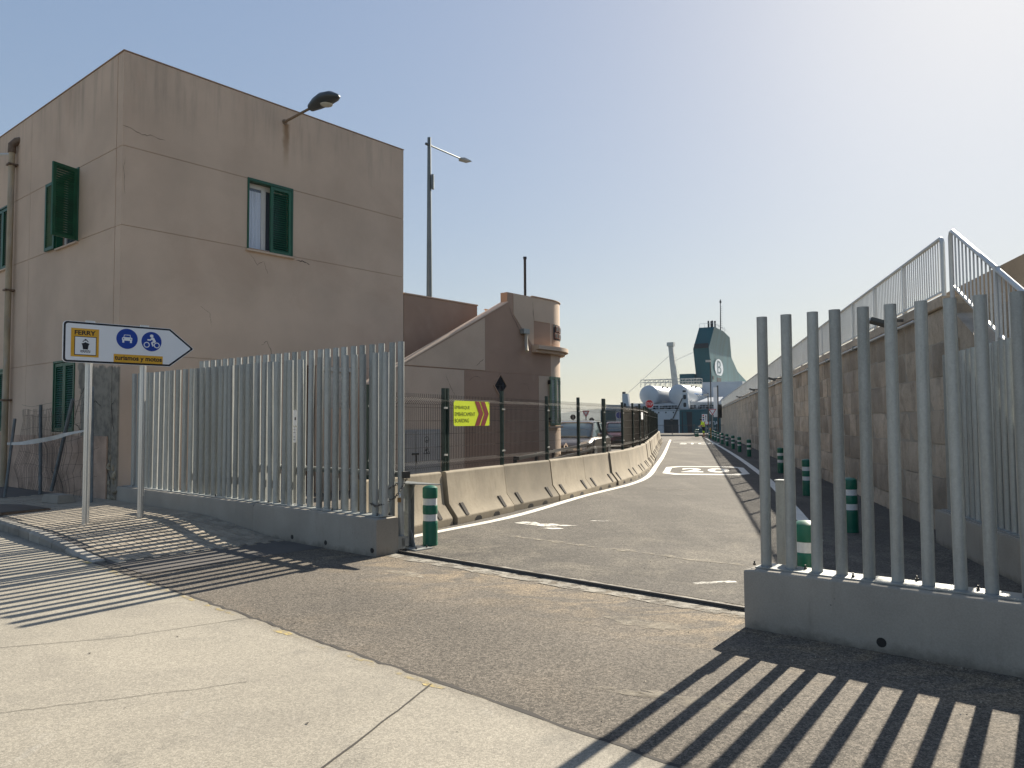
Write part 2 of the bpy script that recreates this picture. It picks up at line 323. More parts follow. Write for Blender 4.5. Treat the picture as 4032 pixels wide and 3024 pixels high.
def text_mb(body, x0, x1, z0, z1, y, th=.002, bold=.0, flat='xz'):
    cu = bpy.data.curves.new('t', 'FONT'); cu.body = body; cu.size = 1; cu.offset = bold; cu.resolution_u = 4
    ob = bpy.data.objects.new('t', cu); COL.objects.link(ob)
    me = bpy.data.meshes.new_from_object(ob.evaluated_get(bpy.context.evaluated_depsgraph_get()))
    bpy.data.objects.remove(ob); bpy.data.curves.remove(cu)
    xs = [v.co.x for v in me.vertices]; ys = [v.co.y for v in me.vertices]
    ax, bx, ay, by = min(xs), max(xs), min(ys), max(ys)
    m = MB()
    def P(v):
        X = x0 + (v.co.x - ax) / (bx - ax) * (x1 - x0); Z = z0 + (v.co.y - ay) / (by - ay) * (z1 - z0)
        return (X, y, Z) if flat == 'xz' else (X, Z, y)
    m.v = [P(v) for v in me.vertices]; m.f = [tuple(p.vertices) for p in me.polygons]
    bpy.data.meshes.remove(me); return m
def ring(cx, cz, r, n=28, a0=0): return [(cx + r * math.cos(a0 + 2 * math.pi * i / n), cz + r * math.sin(a0 + 2 * math.pi * i / n)) for i in range(n)]
def rrect(x0, x1, z0, z1, r, n=5):
    p = []
    for cx, cz, a in ((x1 - r, z1 - r, 0), (x0 + r, z1 - r, 90), (x0 + r, z0 + r, 180), (x1 - r, z0 + r, 270)):
        p += [(cx + r * math.cos(rad(a + 90 * i / n)), cz + r * math.sin(rad(a + 90 * i / n))) for i in range(n + 1)]
    return p
def flat(poly, y, th=.0012): return MB().prism(poly, y, y - th, 'y')

def chipped(x0, x1, y0, y1, z0, z1, seed, r=.018):
    q = random.Random(seed); secs = []; n = max(4, int((x1 - x0) / .09))
    for i in range(n + 1):
        x = x0 + (x1 - x0) * i / n; c1 = r * q.choice([.5, .7, .8, 1., 1., 1.5, 2.4 if q.random() < .3 else 1]); c2 = r * q.uniform(.5, 1.4); e = r if i in (0, n) else 0
        j = lambda: q.uniform(-.0025, .0025)
        xx = x + (0 if e else q.uniform(-.02, .02))
        secs.append([(xx, y0 + e * .6 + j(), z0), (xx, y0 + e * .6 + j(), z1 - c1 - e * .5), (xx, y0 + c1 * .35 + e * .6, z1 - c1 * .4 - e * .6), (xx, y0 + c1 + e * .6, z1 + j() - e * .7), (xx, y1 - c2, z1 + j() - e * .7), (xx, y1, z1 - c2 - e), (xx, y1, z0)])
    return MB().loft(secs)
# site frame: x = along the fence line (to the right), y = into the port
O2 = (1.735, 5.87); FR = -41.7
c_, s_ = math.cos(rad(FR)), math.sin(rad(FR))
def ab(a, b, z=0.): return (O2[0] + a * c_ - b * s_, O2[1] + a * s_ + b * c_, z)
def edge_b(a): return -2.40 - .035 * a
def sstep(t): t = max(0., min(1., t)); return t * t * (3 - 2 * t)
def side_z(a, b): return .004 + sstep((-6.2 - a) / 2.9) * (.128 + .025 * (b + 2.1))

def wl0(x, y, z=.003): return (5.827 + x * math.cos(rad(76.8)) - y * math.sin(rad(76.8)), 10.32 + x * math.sin(rad(76.8)) + y * math.cos(rad(76.8)), z)
# ------------------------------------------------------------------ ground, sea, hills
g = MB().sheet([(-260, -120, 0), (160, -120, 0), (160, 60, 0), (60, 92, 0), (-260, 165, 0)])
struct('ground', g, 'asphalt', 'worn dusty asphalt ground of the port entrance')
struct('sea', MB().sheet([(-14000, -14000, -2), (14000, -14000, -2), (14000, 14000, -2), (-14000, 14000, -2)]), 'water', 'sea water of the harbour')
def ridge(y, x0, x1, h, seed, n=60):
    r = random.Random(seed); m = MB(); top = []; ph = [r.uniform(0, 6) for _ in range(4)]
    for i in range(n + 1):
        t = i / n; z = h * (.35 + .3 * math.sin(t * 5 + ph[0]) ** 2 + .2 * math.sin(t * 13 + ph[1]) + .08 * math.sin(t * 31 + ph[2])) * math.sin(math.pi * min(1, max(0, t * 1.0))) ** .35
        top.append((x0 + (x1 - x0) * t, y, max(4, z)))
    for i in range(n):
        a, b = top[i], top[i + 1]
        m.add([(a[0], a[1] - 500, -3), (b[0], b[1] - 500, -3), (b[0], b[1], b[2]), (a[0], a[1], a[2]), (a[0], a[1] + 700, -3), (b[0], b[1] + 700, -3)], [(0, 1, 2, 3), (3, 2, 5, 4)])
    return m
struct('hills', ridge(5200, -3800, 2600, 130, 5), 'hill', 'low hills across the bay behind the ferry')
pbr('road_asphalt', (.084, .075, .064), .9, spec=.25, var=.2, vscale=.6, fine=0, bump=.22, bdist=.005, fscale=150, extra=road_extra)
rd = [ab(-4.9, .64, .003), ab(.06, .64, .003), ab(3.2, .7, .003), wl0(0, .02), wl0(70, .02), (13.6, 64, .003), (11.0, 58, .003), (6.5, 36, .003), (4.2, 25, .003), (2.2, 18.6, .003), (-.3, 13.4, .003), (-1.9, 10.3, .003)]
struct('road', MB().sheet(rd), 'road_asphalt', 'grey asphalt lane running from the gate to the ferry')
# foreground concrete slab (left of the asphalt apron), with an irregular edge
eds = []; a = -26.
while a < 16:
    eds.append((a, edge_b(a) + R.uniform(-.016, .016))); a += R.uniform(.06, .16) if -8 < a < 3 else .5
sl_ = MB().sheet([ab(a, b, .006) for a, b in eds] + [ab(16, -40, .006), ab(-26, -40, .006)])
slab = struct('pavement_slab', sl_, 'slab_concrete', 'pale concrete street slab beside the asphalt apron')
def strip(pts, w0, w1, z, seed, closed=False):
    r = random.Random(seed); m = MB(); L = []; Rr = []
    for i, p in enumerate(pts):
        q0 = Vector(pts[max(i - 1, 0)][:2]); q1 = Vector(pts[min(i + 1, len(pts) - 1)][:2]); d = (q1 - q0).normalized(); nn = Vector((-d.y, d.x)); w = r.uniform(w0, w1)
        L.append((p[0] + nn.x * w, p[1] + nn.y * w, z)); Rr.append((p[0] - nn.x * r.uniform(w0, w1), p[1] - nn.y * r.uniform(w0, w1), z))
    k = len(pts); return m.add(L + Rr, [(i, i + 1, k + i + 1, k + i) for i in range(k - 1)])
def wig(p0, p1, n, amp, seed):
    r = random.Random(seed); o = []; off = 0
    d = Vector((p1[0] - p0[0], p1[1] - p0[1])); nn = Vector((-d.y, d.x)).normalized()
    for i in range(n + 1):
        off = off * .8 + r.uniform(-amp, amp); t = i / n; o.append((p0[0] + d.x * t + nn.x * off, p0[1] + d.y * t + nn.y * off))
    return o
strip([ab(a, b + .016)[:2] for a, b in eds if -7.5 < a < 4], .004, .024, .0075, 3).build('edge_crack', 'crack_dark', slab)
seg = [ab(a, b - .045)[:2] for a, b in eds if -7.5 < a < -.6]
strip(seg, .006, .038, .0085, 4).build('yellow_line', 'yellow_fade', slab)
strip(wig(ab(-.84, -2.4), ab(-.35, -3.55), 14, .003, 5) + wig(ab(-.35, -3.55), ab(.9, -6.2), 14, .003, 6), .004, .007, .009, 5).build('joint', 'crack_dark', slab)
strip(wig(ab(-3.7, -3.9), ab(-3.28, -3.12), 14, .012, 7) + wig(ab(-3.28, -3.12), ab(-3.1, -2.3), 14, .01, 8), .0015, .004, .009, 6).build('crack', 'crack_dark', slab)
strip(wig(ab(-2.3, -4.3), ab(-1.7, -3.1), 22, .012, 9), .001, .003, .009, 6).build('crack', 'crack_dark', slab)
m = MB()
for i in range(46):                                    # grit and dry leaf scraps
    a = R.uniform(-4, 3); b = R.uniform(-4.6, edge_b(a) - .05); x, y, z = ab(a, b, .007); s = R.choice([.003, .003, .004, .005, .006, .012])
    an = R.uniform(0, 6); m.add([(x + s * math.cos(an + k * 1.57) * R.uniform(.5, 1.3), y + s * math.sin(an + k * 1.57) * R.uniform(.5, 1.3), z + (.001 if k % 2 else s * .5)) for k in range(4)], [(0, 1, 2, 3)])
gr = m.build('grit', 'crack_dark', None); gr['kind'] = 'stuff'; gr['label'] = 'scattered dark grit and leaf scraps on the pale slab'
m = MB()
for i in range(900):
    a = R.uniform(-7, 2.4); b = R.uniform(-2.2, 4) ; x, y, z = ab(a, b, .003); s = R.uniform(.003, .008); an = R.uniform(0, 6)
    m.add([(x + s * math.cos(an + k * 2.09), y + s * math.sin(an + k * 2.09), z + (s if k == 0 else 0)) for k in range(3)] , [(0, 1, 2)])
gr = m.build('stone_chips', 'pale_dust', None); gr['kind'] = 'stuff'; gr['label'] = 'tiny pale stone chips lying on the asphalt'

# sidewalk on the left: bedding sheet, pavers one by one, kerb stones
sw = MB(); NA, NB = 44, 10; A0, A1 = -26., -5.6
for i in range(NA + 1):
    for j in range(NB + 1):
        a = A0 + (A1 - A0) * (i / NA); b0 = edge_b(a) + .13; b = b0 + (.16 - b0) * j / NB
        sw.v.append(ab(a, b, side_z(a, b) - (.0 if a > -6.5 else .004)))
sw.f = [(i * (NB + 1) + j, (i + 1) * (NB + 1) + j, (i + 1) * (NB + 1) + j + 1, i * (NB + 1) + j + 1) for i in range(NA) for j in range(NB)]
side = struct('sidewalk', sw, 'bedding', 'raised pavement of small pale paving blocks by the plinth wall')
pm = MB().box(-.0975, .0975, -.0475, .0475, -.02, .006).mesh('paver', 'paver', bevel=.004)
cand = []
for i in range(0, 92):
    for j in range(0, 24):
        a = -6.55 - i * .2; b = .06 - j * .1; aa = a - (.1 if j % 2 else 0)
        if b < edge_b(aa) + .2: continue
        if b > -.95 and aa > -6.55 - R.uniform(0, .1) and False: continue
        if aa < -14.5: continue
        x, y, z = ab(aa, b, side_z(aa, b)); inview = x / y > -.70
        cand.append((0 if inview else 1, math.hypot(x, y), aa, b))
cand.sort(); far = MB()
for k, (iv, d, a, b) in enumerate(cand):
    z = side_z(a, b); dz = (side_z(a + .1, b) - side_z(a - .1, b)) / .2
    j = R.uniform(-.0015, .0015)
    if k < 300:
        link('paver', pm, side, ab(a, b, z + j), (0, -math.atan(dz), rad(FR)))
    else:
        n0 = len(far.v); far.box(a - .0975, a + .0975, b - .0475, b + .0475, z - .02, z + .006 + j)
        for q in range(n0, len(far.v)): far.v[q] = ab(far.v[q][0], far.v[q][1], far.v[q][2])
o = far.build('far_pavers', 'paver', side); o['kind'] = 'stuff'
ks = thing('kerb', 'low concrete kerb of the pavement dropping to street level', 'kerb')
a = -6.7
while a > -17:
    L = .5; a2 = a - L + .006; b0, b1 = edge_b(a), edge_b(a2)
    z0, z1 = max(.012, side_z(a, b0)) + .004, max(.012, side_z(a2, b1)) + .004
    m = MB(); p = []
    for (aa, bb, zz) in ((a, b0, z0), (a2, b1, z1)):
        p += [ab(aa, bb, -.02), ab(aa, bb, max(.004, zz - .035)), ab(aa, bb + .03, zz), ab(aa, bb + .135, zz), ab(aa, bb + .135, -.02)]
    m.loft([p[:5], p[5:]]); m.build('kerb_stone', 'kerb_concrete', ks, bevel=.004); a -= L
cov = thing('access_cover', 'dark flush steel cover let into the raised pavement', 'cover')
cq = [(-12.9, -1.45), (-12.5, -1.2), (-11.5, -1.12), (-11.42, -1.8), (-12.9, -1.9)]
MB().prism([ab(a, b)[:2] for a, b in cq], .165, .195, 'z').build('plate', 'dark_steel', cov)
MB().prism([ab(a * 1.0 + (a + 12.2) * .03, b + (b + 1.5) * .05)[:2] for a, b in cq], .15, .188, 'z').build('frame', 'rust_steel', cov)

# gate track: two rough concrete strips and a steel rail
tr = thing('gate_track', 'steel rail of the sliding gate set in rough concrete strips', 'track', ab(0, 0), FR)
def lstrip(b0, b1, z, j0, j1, seed, name):
    r = random.Random(seed); m = MB(); n = 60; A = [-4.9 + 4.98 * i / n for i in range(n + 1)]
    k0 = [b0 + r.uniform(-j0, j0) for _ in A]; k1 = [b1 + r.uniform(-j1, j1) for _ in A]
    for i in range(1, n): k0[i] = .5 * k0[i] + .25 * (k0[i - 1] + k0[i + 1]); k1[i] = .5 * k1[i] + .25 * (k1[i - 1] + k1[i + 1])
    m.add([(a, b, z) for a, b in zip(A, k0)] + [(a, b, z) for a, b in zip(A, k1)], [(i, i + 1, n + 2 + i, n + 1 + i) for i in range(n)]); return m.build(name, 'strip_fade', tr)
lstrip(.22, .43, .005, .035, .0, 21, 'concrete_strip'); lstrip(.50, .62, .006, .0, .012, 22, 'concrete_strip')
MB().prism([(.425, .003), (.505, .003), (.505, .012), (.472, .012), (.472, .034), (.455, .034), (.455, .012), (.425, .012)], -10.2, .1, 'x').build('rail', 'dark_steel', tr)
for (aa, b, w_, h_) in ((-4.75, 3.48, .3, .09), (-4.62, 3.62, .25, .07), (-4.55, 3.3, .22, .05), (-4.3, 3.75, .12, .03)):
    pass

# ------------------------------------------------------------------ road markings
def line(pts, w, name, label, z=.008):
    P = [Vector(p) for p in pts]; Q = []
    for i in range(len(P) - 1):                          # Catmull-Rom smoothing
        p0, p1, p2, p3 = P[max(i - 1, 0)], P[i], P[i + 1], P[min(i + 2, len(P) - 1)]
        for k in range(8):
            t = k / 8; Q.append(.5 * ((2 * p1) + (p2 - p0) * t + (2 * p0 - 5 * p1 + 4 * p2 - p3) * t * t + (3 * p1 - p0 - 3 * p2 + p3) * t ** 3))
    Q.append(P[-1]); o = strip(Q, w * .48, w * .52, z, 1).build(name, 'road_paint'); o['kind'] = 'structure'; o['label'] = label
line([(-1.7, 10.0), (-1.14, 10.9), (.05, 12.82), (1.51, 16.2), (2.9, 19.07), (3.82, 21.8), (4.98, 26.8), (7.32, 37.2), (13.3, 64.9)], .16, 'road_line', 'white edge line curving beside the concrete barriers')
line([(3.9, 10.0), (4.64, 12.53), (6.33, 18.85), (7.39, 23.2), (10.0, 34.7), (13.19, 49.5), (17.43, 69.5)], .18, 'road_line', 'white edge line beside the green bollards along the stone wall')
mk = thing('speed_marking', 'painted speed limit 20 in a white box on the road', 'road marking', (5.55, 22.2, 0), -13.4)
def frame_poly(o_, i_, z, th): # ring between two polygons of equal count
    n = len(o_); return MB().add([(*p, z) for p in o_] + [(*p, z) for p in i_], [(i, (i + 1) % n, n + (i + 1) % n, n + i) for i in range(n)])
oc = [(-.9, 0), (.9, 0), (1.25, .6), (1.25, 3.7), (.9, 4.3), (-.9, 4.3), (-1.25, 3.7), (-1.25, .6)]
ic = [(-.78, .45), (.78, .45), (1.05, .9), (1.05, 3.4), (.78, 3.9), (-.78, 3.9), (-1.05, 3.4), (-1.05, .9)]
frame_poly(oc, ic, .008, 0).build('box_outline', 'road_paint', mk)
text_mb('2', -.72, -.06, 1.15, 3.2, .008, bold=.035, flat='xy').build('digit', 'road_paint', mk)
text_mb('0', .08, .74, 1.15, 3.2, .008, bold=.035, flat='xy').build('digit', 'road_paint', mk)
mk = thing('stop_marking', 'STOP painted on the road before the stop line', 'road marking', (12.55, 51.6, 0), -13.4)
text_mb('STOP', -1.35, 1.35, 0, 3.4, .008, bold=.02, flat='xy').build('lettering', 'road_paint', mk)
MB().sheet([(-1.9, 5.2, .008), (1.9, 5.2, .008), (1.9, 5.65, .008), (-1.9, 5.65, .008)]).build('stop_line', 'road_paint', mk)
m = MB()
rs = bpy.data.objects['road']
strip(wig((3.9, 21.55), (7.3, 21.2), 30, .02, 41), .006, .016, .0055, 41).build('seam', 'crack_dark', rs)
strip(wig((2.2, 17.7), (3.6, 17.35), 16, .05, 42), .004, .012, .0055, 42).build('crack', 'crack_dark', rs); strip(wig((3.1, 17.9), (4.4, 17.3), 16, .05, 43), .004, .012, .0055, 43).build('crack', 'crack_dark', rs)
strip(wig((3.3, 17.75), (4.0, 17.5), 12, .04, 44), .03, .11, .0065, 44).build('pale_patch', 'dust_fade', rs)
sp = thing('paint_patch', 'worn splash of white paint on the asphalt just inside the gate', 'paint mark')
for poly in ([(.02, 11.9), (.2, 11.72), (.42, 11.52), (.62, 11.38), (.66, 11.46), (.52, 11.6), (.80, 11.5), (.98, 11.56), (.72, 11.68), (.6, 11.8), (.42, 11.78), (.35, 12.0), (.15, 12.06)],
             [(.42, 11.3), (.56, 11.18), (.74, 11.22), (.68, 11.32), (.5, 11.36)], [(1.2, 12.1), (1.4, 12.0), (1.5, 12.08), (1.3, 12.16)]):
    MB().sheet([(x, y, .008) for x, y in poly]).build('splash', 'paint_fade', sp)
strip(wig((-.2, 10.75), (2.7, 8.05), 60, .025, 31), .01, .09, .008, 31).build('pale_streak', 'dust_fade', sp)
for (xx, yy) in ((1.95, 7.45),):
    strip(wig((xx - .22, yy - .02), (xx + .2, yy + .05), 9, .012, 33), .01, .05, .005, 33).build('pale_streak', 'paint_fade', sp)

gd = bpy.data.objects['ground']
for (cx_, cy_, rx_, ry_, an_, sd_) in ((.98, 4.32, .38, .1, -35, 1), (.62, 4.5, .2, .05, -30, 2), (-.2, 8.2, .5, .12, -40, 3), (-1.1, 8.0, .35, .1, -42, 4), (1.0, 6.0, .4, .14, -38, 5)):
    q = random.Random(sd_); pts = []
    for k in range(28):
        t = 2 * math.pi * k / 28; rr = q.uniform(.6, 1.1); x, y = rx_ * rr * math.cos(t), ry_ * rr * math.sin(t); pts.append((cx_ + x * math.cos(rad(an_)) - y * math.sin(rad(an_)), cy_ + x * math.sin(rad(an_)) + y * math.cos(rad(an_)), .003))
    MB().sheet(pts).build('dust_patch', 'dust_fade', gd)
# ------------------------------------------------------------------ tube fences and the sliding gate
TUBE = MB().cyl((0, 0, 0), (0, 0, 1), .04, n=18, caps=False).cyl((0, 0, .0), (0, 0, .99), .036, n=18).mesh('tube', 'galvanised')
BOLT = MB().cyl((0, 0, 0), (0, 0, .014), .012, n=6).cyl((0, 0, .014), (0, 0, .032), .006, n=8).mesh('bolt', 'dark_steel')
fl = thing('tube_fence', 'galvanised tube fence on a long concrete plinth beside the pavement', 'fence', ab(0, 0), FR)
chipped(-7.3, -4.56, .12, .46, -.05, .44, 1).build('plinth', 'concrete', fl, ang=50)
chipped(-12.05, -7.308, .12, .46, -.05, .44, 2).build('plinth', 'concrete', fl, ang=50)
MB().box(-11.95, -4.62, .22, .42, .442, .452).build('base_plate', 'galvanised', fl)
FA = [-11.76, -11.57, -11.41, -11.22, -11.07, -10.87, -10.66, -10.46, -10.27, -10.06, -9.8, -9.58, -9.39, -9.2, -8.99, -8.8, -8.61, -8.46, -8.31, -8.14, -7.97, -7.8, -7.57, -7.36, -7.17, -7.03, -6.82, -6.67, -6.43, -6.2, -5.99, -5.81, -5.64, -5.42, -5.23, -5.06, -4.82, -4.64]
for i, a in enumerate(FA[::-1]):
    h = 1.95 + .002 * i + R.uniform(-.004, .004)
    link('tube', TUBE, fl, (a, .32, .45), (R.uniform(-.006, .006), R.uniform(-.007, .007), R.uniform(0, 6)), (1, 1, h))
for a in (-4.7, -5.6, -7.1, -8.6, -10.1, -11.6):
    link('bolt', BOLT, fl, (a, .25, .452)); link('bolt', BOLT, fl, (a + .05, .395, .452))
for a in (-4.63, -5.55, -6.3):
    MB().cyl((a, .1185, .07), (a, .17, .07), .03, n=14).build('drain_hole', 'black', fl)
gt = thing('sliding_gate', 'open sliding gate of galvanised tubes parked behind the plinth fence', 'gate', ab(0, 0), FR)
GA = [-9.82, -9.62, -9.41, -9.22, -9.0, -8.8, -8.59, -8.39, -8.19, -8.0, -7.8, -7.59, -7.44, -7.22, -7.02, -6.8, -6.61, -6.4, -6.22, -6.02, -5.84, -5.63, -5.44, -5.25, -5.06, -4.86, -4.68]
for i, a in enumerate(GA[::-1]):
    link('tube', TUBE, gt, (a, .6, .13), (R.uniform(-.004, .004), R.uniform(-.004, .004), R.uniform(0, 6)), (1, 1, 2.42 + .002 * i))
MB().box(-9.95, -4.66, .655, .715, .88, .95).build('cross_bar', 'galvanised', gt)
MB().box(-9.95, -4.60, .54, .66, .06, .17).build('bottom_beam', 'galvanised', gt, bevel=.006)
MB().box(-4.78, -4.60, .46, .60, .035, .19).cyl((-4.69, .455, .1), (-4.69, .46, .1), .055, n=16).build('roller_housing', 'galvanised', gt, bevel=.004)
MB().box(-4.66, -4.58, .58, .66, .88, .96).build('latch_block', 'dark_steel', gt)
hp = thing('guide_post', 'short steel H-section guide post with bracket plate beside the gate end', 'post', ab(-4.80, .82), FR)
MB().box(-.055, .055, -.05, -.04, .015, .80).box(-.055, .055, .04, .05, .015, .80).box(-.005, .005, -.04, .04, .015, .80).build('beam', 'galvanised', hp)
MB().box(-.16, .30, -.14, .14, .003, .015).build('base_plate', 'galvanised', hp)
MB().prism([(-.12, -.14), (.2, -.14), (.56, -.02), (.56, .04), (-.12, .10)], .80, .812, 'z').build('bracket_plate', 'galvanised', hp)
for sx in (-1, 1):
    MB().prism([(sx * .055, .015), (sx * .14, .015), (sx * .055, .22)], -.004, .004).build('gusset', 'galvanised', hp)
    MB().prism([(sx * .055, .80), (sx * .13, .80), (sx * .055, .62)], -.004, .004).build('gusset', 'galvanised', hp)
link('bolt', BOLT, hp, (.24, -.08, .015)); link('bolt', BOLT, hp, (.24, .09, .015))
ch = thing('padlock_chain', 'dark chain with a padlock looped from fence tube to gate end', 'chain', ab(-4.66, .42), FR)
cp = [(-.20, -.06, .62), (-.17, -.16, .585), (-.06, -.17, .565), (.04, -.12, .60), (.075, .0, .66), (.07, .09, .73)]; cp2 = [(.07, .09, .73), (.03, .22, .86), (-.1, .18, .8), (-.2, .02, .70)]
m = MB()
for path in (cp, cp2):
    pts = []
    for i in range(len(path) - 1):
        n = max(2, int((Vector(path[i + 1]) - Vector(path[i])).length / .028))
        pts += [Vector(path[i]).lerp(Vector(path[i + 1]), k / n) for k in range(n)]
    for i, p in enumerate(pts[:-1]):
        d = (pts[i + 1] - p).normalized(); u = d.orthogonal().normalized(); v = d.cross(u)
        if i % 2: u, v = v, u
        m.tube([p + d * (.021 * math.cos(k * math.pi / 4)) + u * (.011 * math.sin(k * math.pi / 4)) for k in range(9)], .0042, 5)
m.build('links', 'dark_steel', ch)
MB().box(.05, .1, .06, .085, .60, .655).build('padlock_body', 'brass', ch, bevel=.004)
MB().tube([(.058, .072, .655), (.058, .072, .69), (.066, .072, .705), (.084, .072, .705), (.092, .072, .69), (.092, .072, .655)], .005, 6).build('shackle', 'chrome', ch)
pp = thing('notice_sheet', 'white printed paper notices taped to the gate bars', 'notice', ab(0, 0), FR)
MB().prism([(-7.13, 1.52), (-6.88, 1.52), (-6.88, 1.74), (-7.13, 1.74)], .548, .55).build('sheet', 'paper', pp)
MB().prism([(-7.13, 1.28), (-6.885, 1.285), (-6.885, 1.50), (-7.13, 1.50)], .544, .546).build('sheet', 'paper', pp)
flat([(-6.93, 1.60), (-6.90, 1.60), (-6.90, 1.64), (-6.93, 1.64)], .547).build('print', 'sign_black', pp)
for zz in (1.46, 1.42, 1.36, 1.32): flat([(-7.11, zz), (-6.9, zz), (-6.9, zz + .006), (-7.11, zz + .006)], .543).build('print', 'sign_black', pp)

fr = thing('tube_fence', 'galvanised tube fence on the concrete plinth that ends by the rail', 'fence', ab(0, 0), FR)
chipped(0, 9., 0, .36, -.05, .437, 3).build('plinth', 'concrete', fr, ang=50)
MB().box(.06, 9., .075, .29, .439, .449).build('base_plate', 'galvanised', fr)
aR = [.105]
for d in (.195, .19, .175, .185, .185, .19, .19, .175, .2): aR.append(aR[-1] + d)
while aR[-1] < 8.6: aR.append(aR[-1] + .186)
for a in aR: link('tube', TUBE, fr, (a, .18, .447), (R.uniform(-.005, .005), R.uniform(-.006, .003), R.uniform(0, 6)), (1, 1, 1.905))
for i, a in enumerate(aR[:16]):
    if i % 2 == 1 or i == 0: link('bolt', BOLT, fr, (a + (.09 if i else -.075), .135 + .08 * (i % 3), .449))
MB().cyl((.97, -.0015, .065), (.97, .05, .065), .032, n=16).build('drain_hole', 'black', fr)
rp = thing('gate_stop_post', 'stubby square steel gate stop post behind the plinth end', 'post', ab(.065, .62), FR)
MB().box(-.045, .045, -.045, .045, 0, 1.06).build('box_section', 'galvanised', rp, bevel=.005)
MB().box(-.05, .05, -.05, .05, 1.06, 1.07).build('cap', 'galvanised', rp)

# right-hand wall frame: x = along the wall into the port, y = towards the road
W0 = (5.827, 10.32, 0); WR = 76.8
wc, ws = math.cos(rad(WR)), math.sin(rad(WR))
def wl(x, y, z=0.): return (W0[0] + x * wc - y * ws, W0[1] + x * ws + y * wc, z)
cf = thing('tube_fence', 'galvanised tube fence on a low plinth closing off the stone stairs', 'fence', wl(0, 0), WR)
MB().box(-8.2, -.62, .1, .36, -.05, .42).build('plinth', 'concrete', cf, bevel=.012)
MB().box(-8.2, -.7, .14, .31, .422, .432).build('base_plate', 'galvanised', cf)
for i in range(36):
    link('tube', TUBE, cf, (-.8 - i * .165, .225, .43), (0, 0, i * 1.3), (1, 1, 1.93))

# ------------------------------------------------------------------ stone retaining wall, railing, stairs
sw_ = thing('stone_wall', 'long brown ashlar retaining wall below the white railing', 'wall', wl(0, 0), WR)
MB().box(0, 86, -.7, -.018, -.1, 3.06).build('core', 'mortar', sw_)
MB().box(-.02, 86, -.75, .035, 3.07, 3.22).build('coping', 'stone', sw_, bevel=.01)
STV = []
for L in (.62, .78, .92, 1.1):
    for v in range(2):
        r = random.Random(int(L * 100) + v); m = MB(); nx, nz = 5, 3
        for j in range(nz + 1):
            for i in range(nx + 1):
                ex = i in (0, nx); ez = j in (0, nz)
                m.v.append((-L / 2 + L * i / nx + (0 if not ex else r.uniform(-.006, .006)), (-.016 if (ex or ez) else r.uniform(-.005, .007)), -.226 + .452 * j / nz + (r.uniform(-.007, .007) if ez else r.uniform(-.02, .02))))
        k = nx + 1; m.f = [(j * k + i, j * k + i + 1, (j + 1) * k + i + 1, (j + 1) * k + i) for j in range(nz) for i in range(nx)]
        n0 = len(m.v); m.v += [(-L / 2, -.1, -.226), (L / 2, -.1, -.226), (L / 2, -.1, .226), (-L / 2, -.1, .226)]
        m.f += [(n0, n0 + 1) + tuple(range(nx, -1, -1)), (n0 + 3, n0 + 2) + tuple(nz * k + i for i in range(nx, -1, -1))][:0]
        c0, c1, c2, c3 = 0, nx, nz * k + nx, nz * k
        bot = [i for i in range(nx + 1)]; top = [nz * k + i for i in range(nx + 1)]; lef = [j * k for j in range(nz + 1)]; rig = [j * k + nx for j in range(nz + 1)]
        m.f += [tuple(bot[::-1]) + (n0, n0 + 1), tuple(top) + (n0 + 2, n0 + 3), tuple(lef) + (n0 + 3, n0), tuple(rig[::-1]) + (n0 + 1, n0 + 2)]
        STV.append((L, m.mesh('stone', 'stone', ang=40)))
slots = []
for cz in range(7):
    z = 3.07 - .232 - cz * .465; x = -.25 - R.uniform(0, .3)
    first = True
    while x < 86:
        L, me = R.choice(STV)
        if first: x = L / 2 * 0; first = False
        slots.append((x + L / 2, z, L, me)); x += L + .012
slots.sort(key=lambda s: s[0]); m = MB()
for k, (x, z, L, me) in enumerate(slots):
    if k < 300: link('stone', me, sw_, (x, R.uniform(-.005, .008), z))
    else:
        d = R.uniform(-.006, .006); m.box(x - L / 2 + .004, x + L / 2 - .004, -.1, d, z - .227, z + .227)
o = m.build('far_stones', 'stone', sw_, bevel=0); o['kind'] = 'stuff'
# front end of the wall: pier stones under the landing, then the stairs come down towards the street
pier = thing('stair_block', 'flight of stone steps with side wall rising to the promenade', 'stairs', wl(0, 0), WR)
NST = 19; rise = 3.1 / NST; tread = .30
prof = [(0, -.1), (0, 3.06)]
for i in range(NST):
    prof += [(-tread * i, 3.06 - rise * (i + 1)) if i else (-.0, 3.06 - rise), (-tread * (i + 1), 3.06 - rise * (i + 1))]
MB().prism([(0.0, -.1), (0, 3.06), (-.12, 3.06), (-5.6, .12), (-5.6, -.1)], -.30, -.03).build('side_wall', 'stone', pier)
STEP = MB().box(-tread - .03, .0, -2.3, -.31, -rise, 0).mesh('step', 'stone', bevel=.012)
for i in range(NST - 1): link('step', STEP, pier, (-tread * i - .02, 0, 3.06 - rise * i), None, (1, 1 + R.uniform(0, .01), 1))
MB().box(-.4, -.0, -2.35, -.75, -.1, 2.85).build('infill', 'mortar', pier)
r7 = random.Random(5)
for cz in range(6):
    z = 3.07 - .232 - cz * .465
    for L0, L1 in ((-.62 + r7.uniform(0, .15), -.02),):
        if cz * .465 > 0 or True:
            if L0 < -.0: MB().box(L0 if cz else -.35, L1, -.3, r7.uniform(-.02, .004), z - .226, z + .226).build('pier_stone', 'stone', pier, bevel=.014)
struct('promenade', MB().box(0, 86, -3.2, -.76, 2.9, 3.05) , 'concrete', 'raised promenade behind the white railing').parent = None
bpy.data.objects['promenade'].location = wl(0, 0); bpy.data.objects['promenade'].rotation_euler = (0, 0, rad(WR))
uw = thing('sea_wall', 'brown rendered parapet wall rising behind the stairs and railing', 'wall', wl(0, 0), WR)
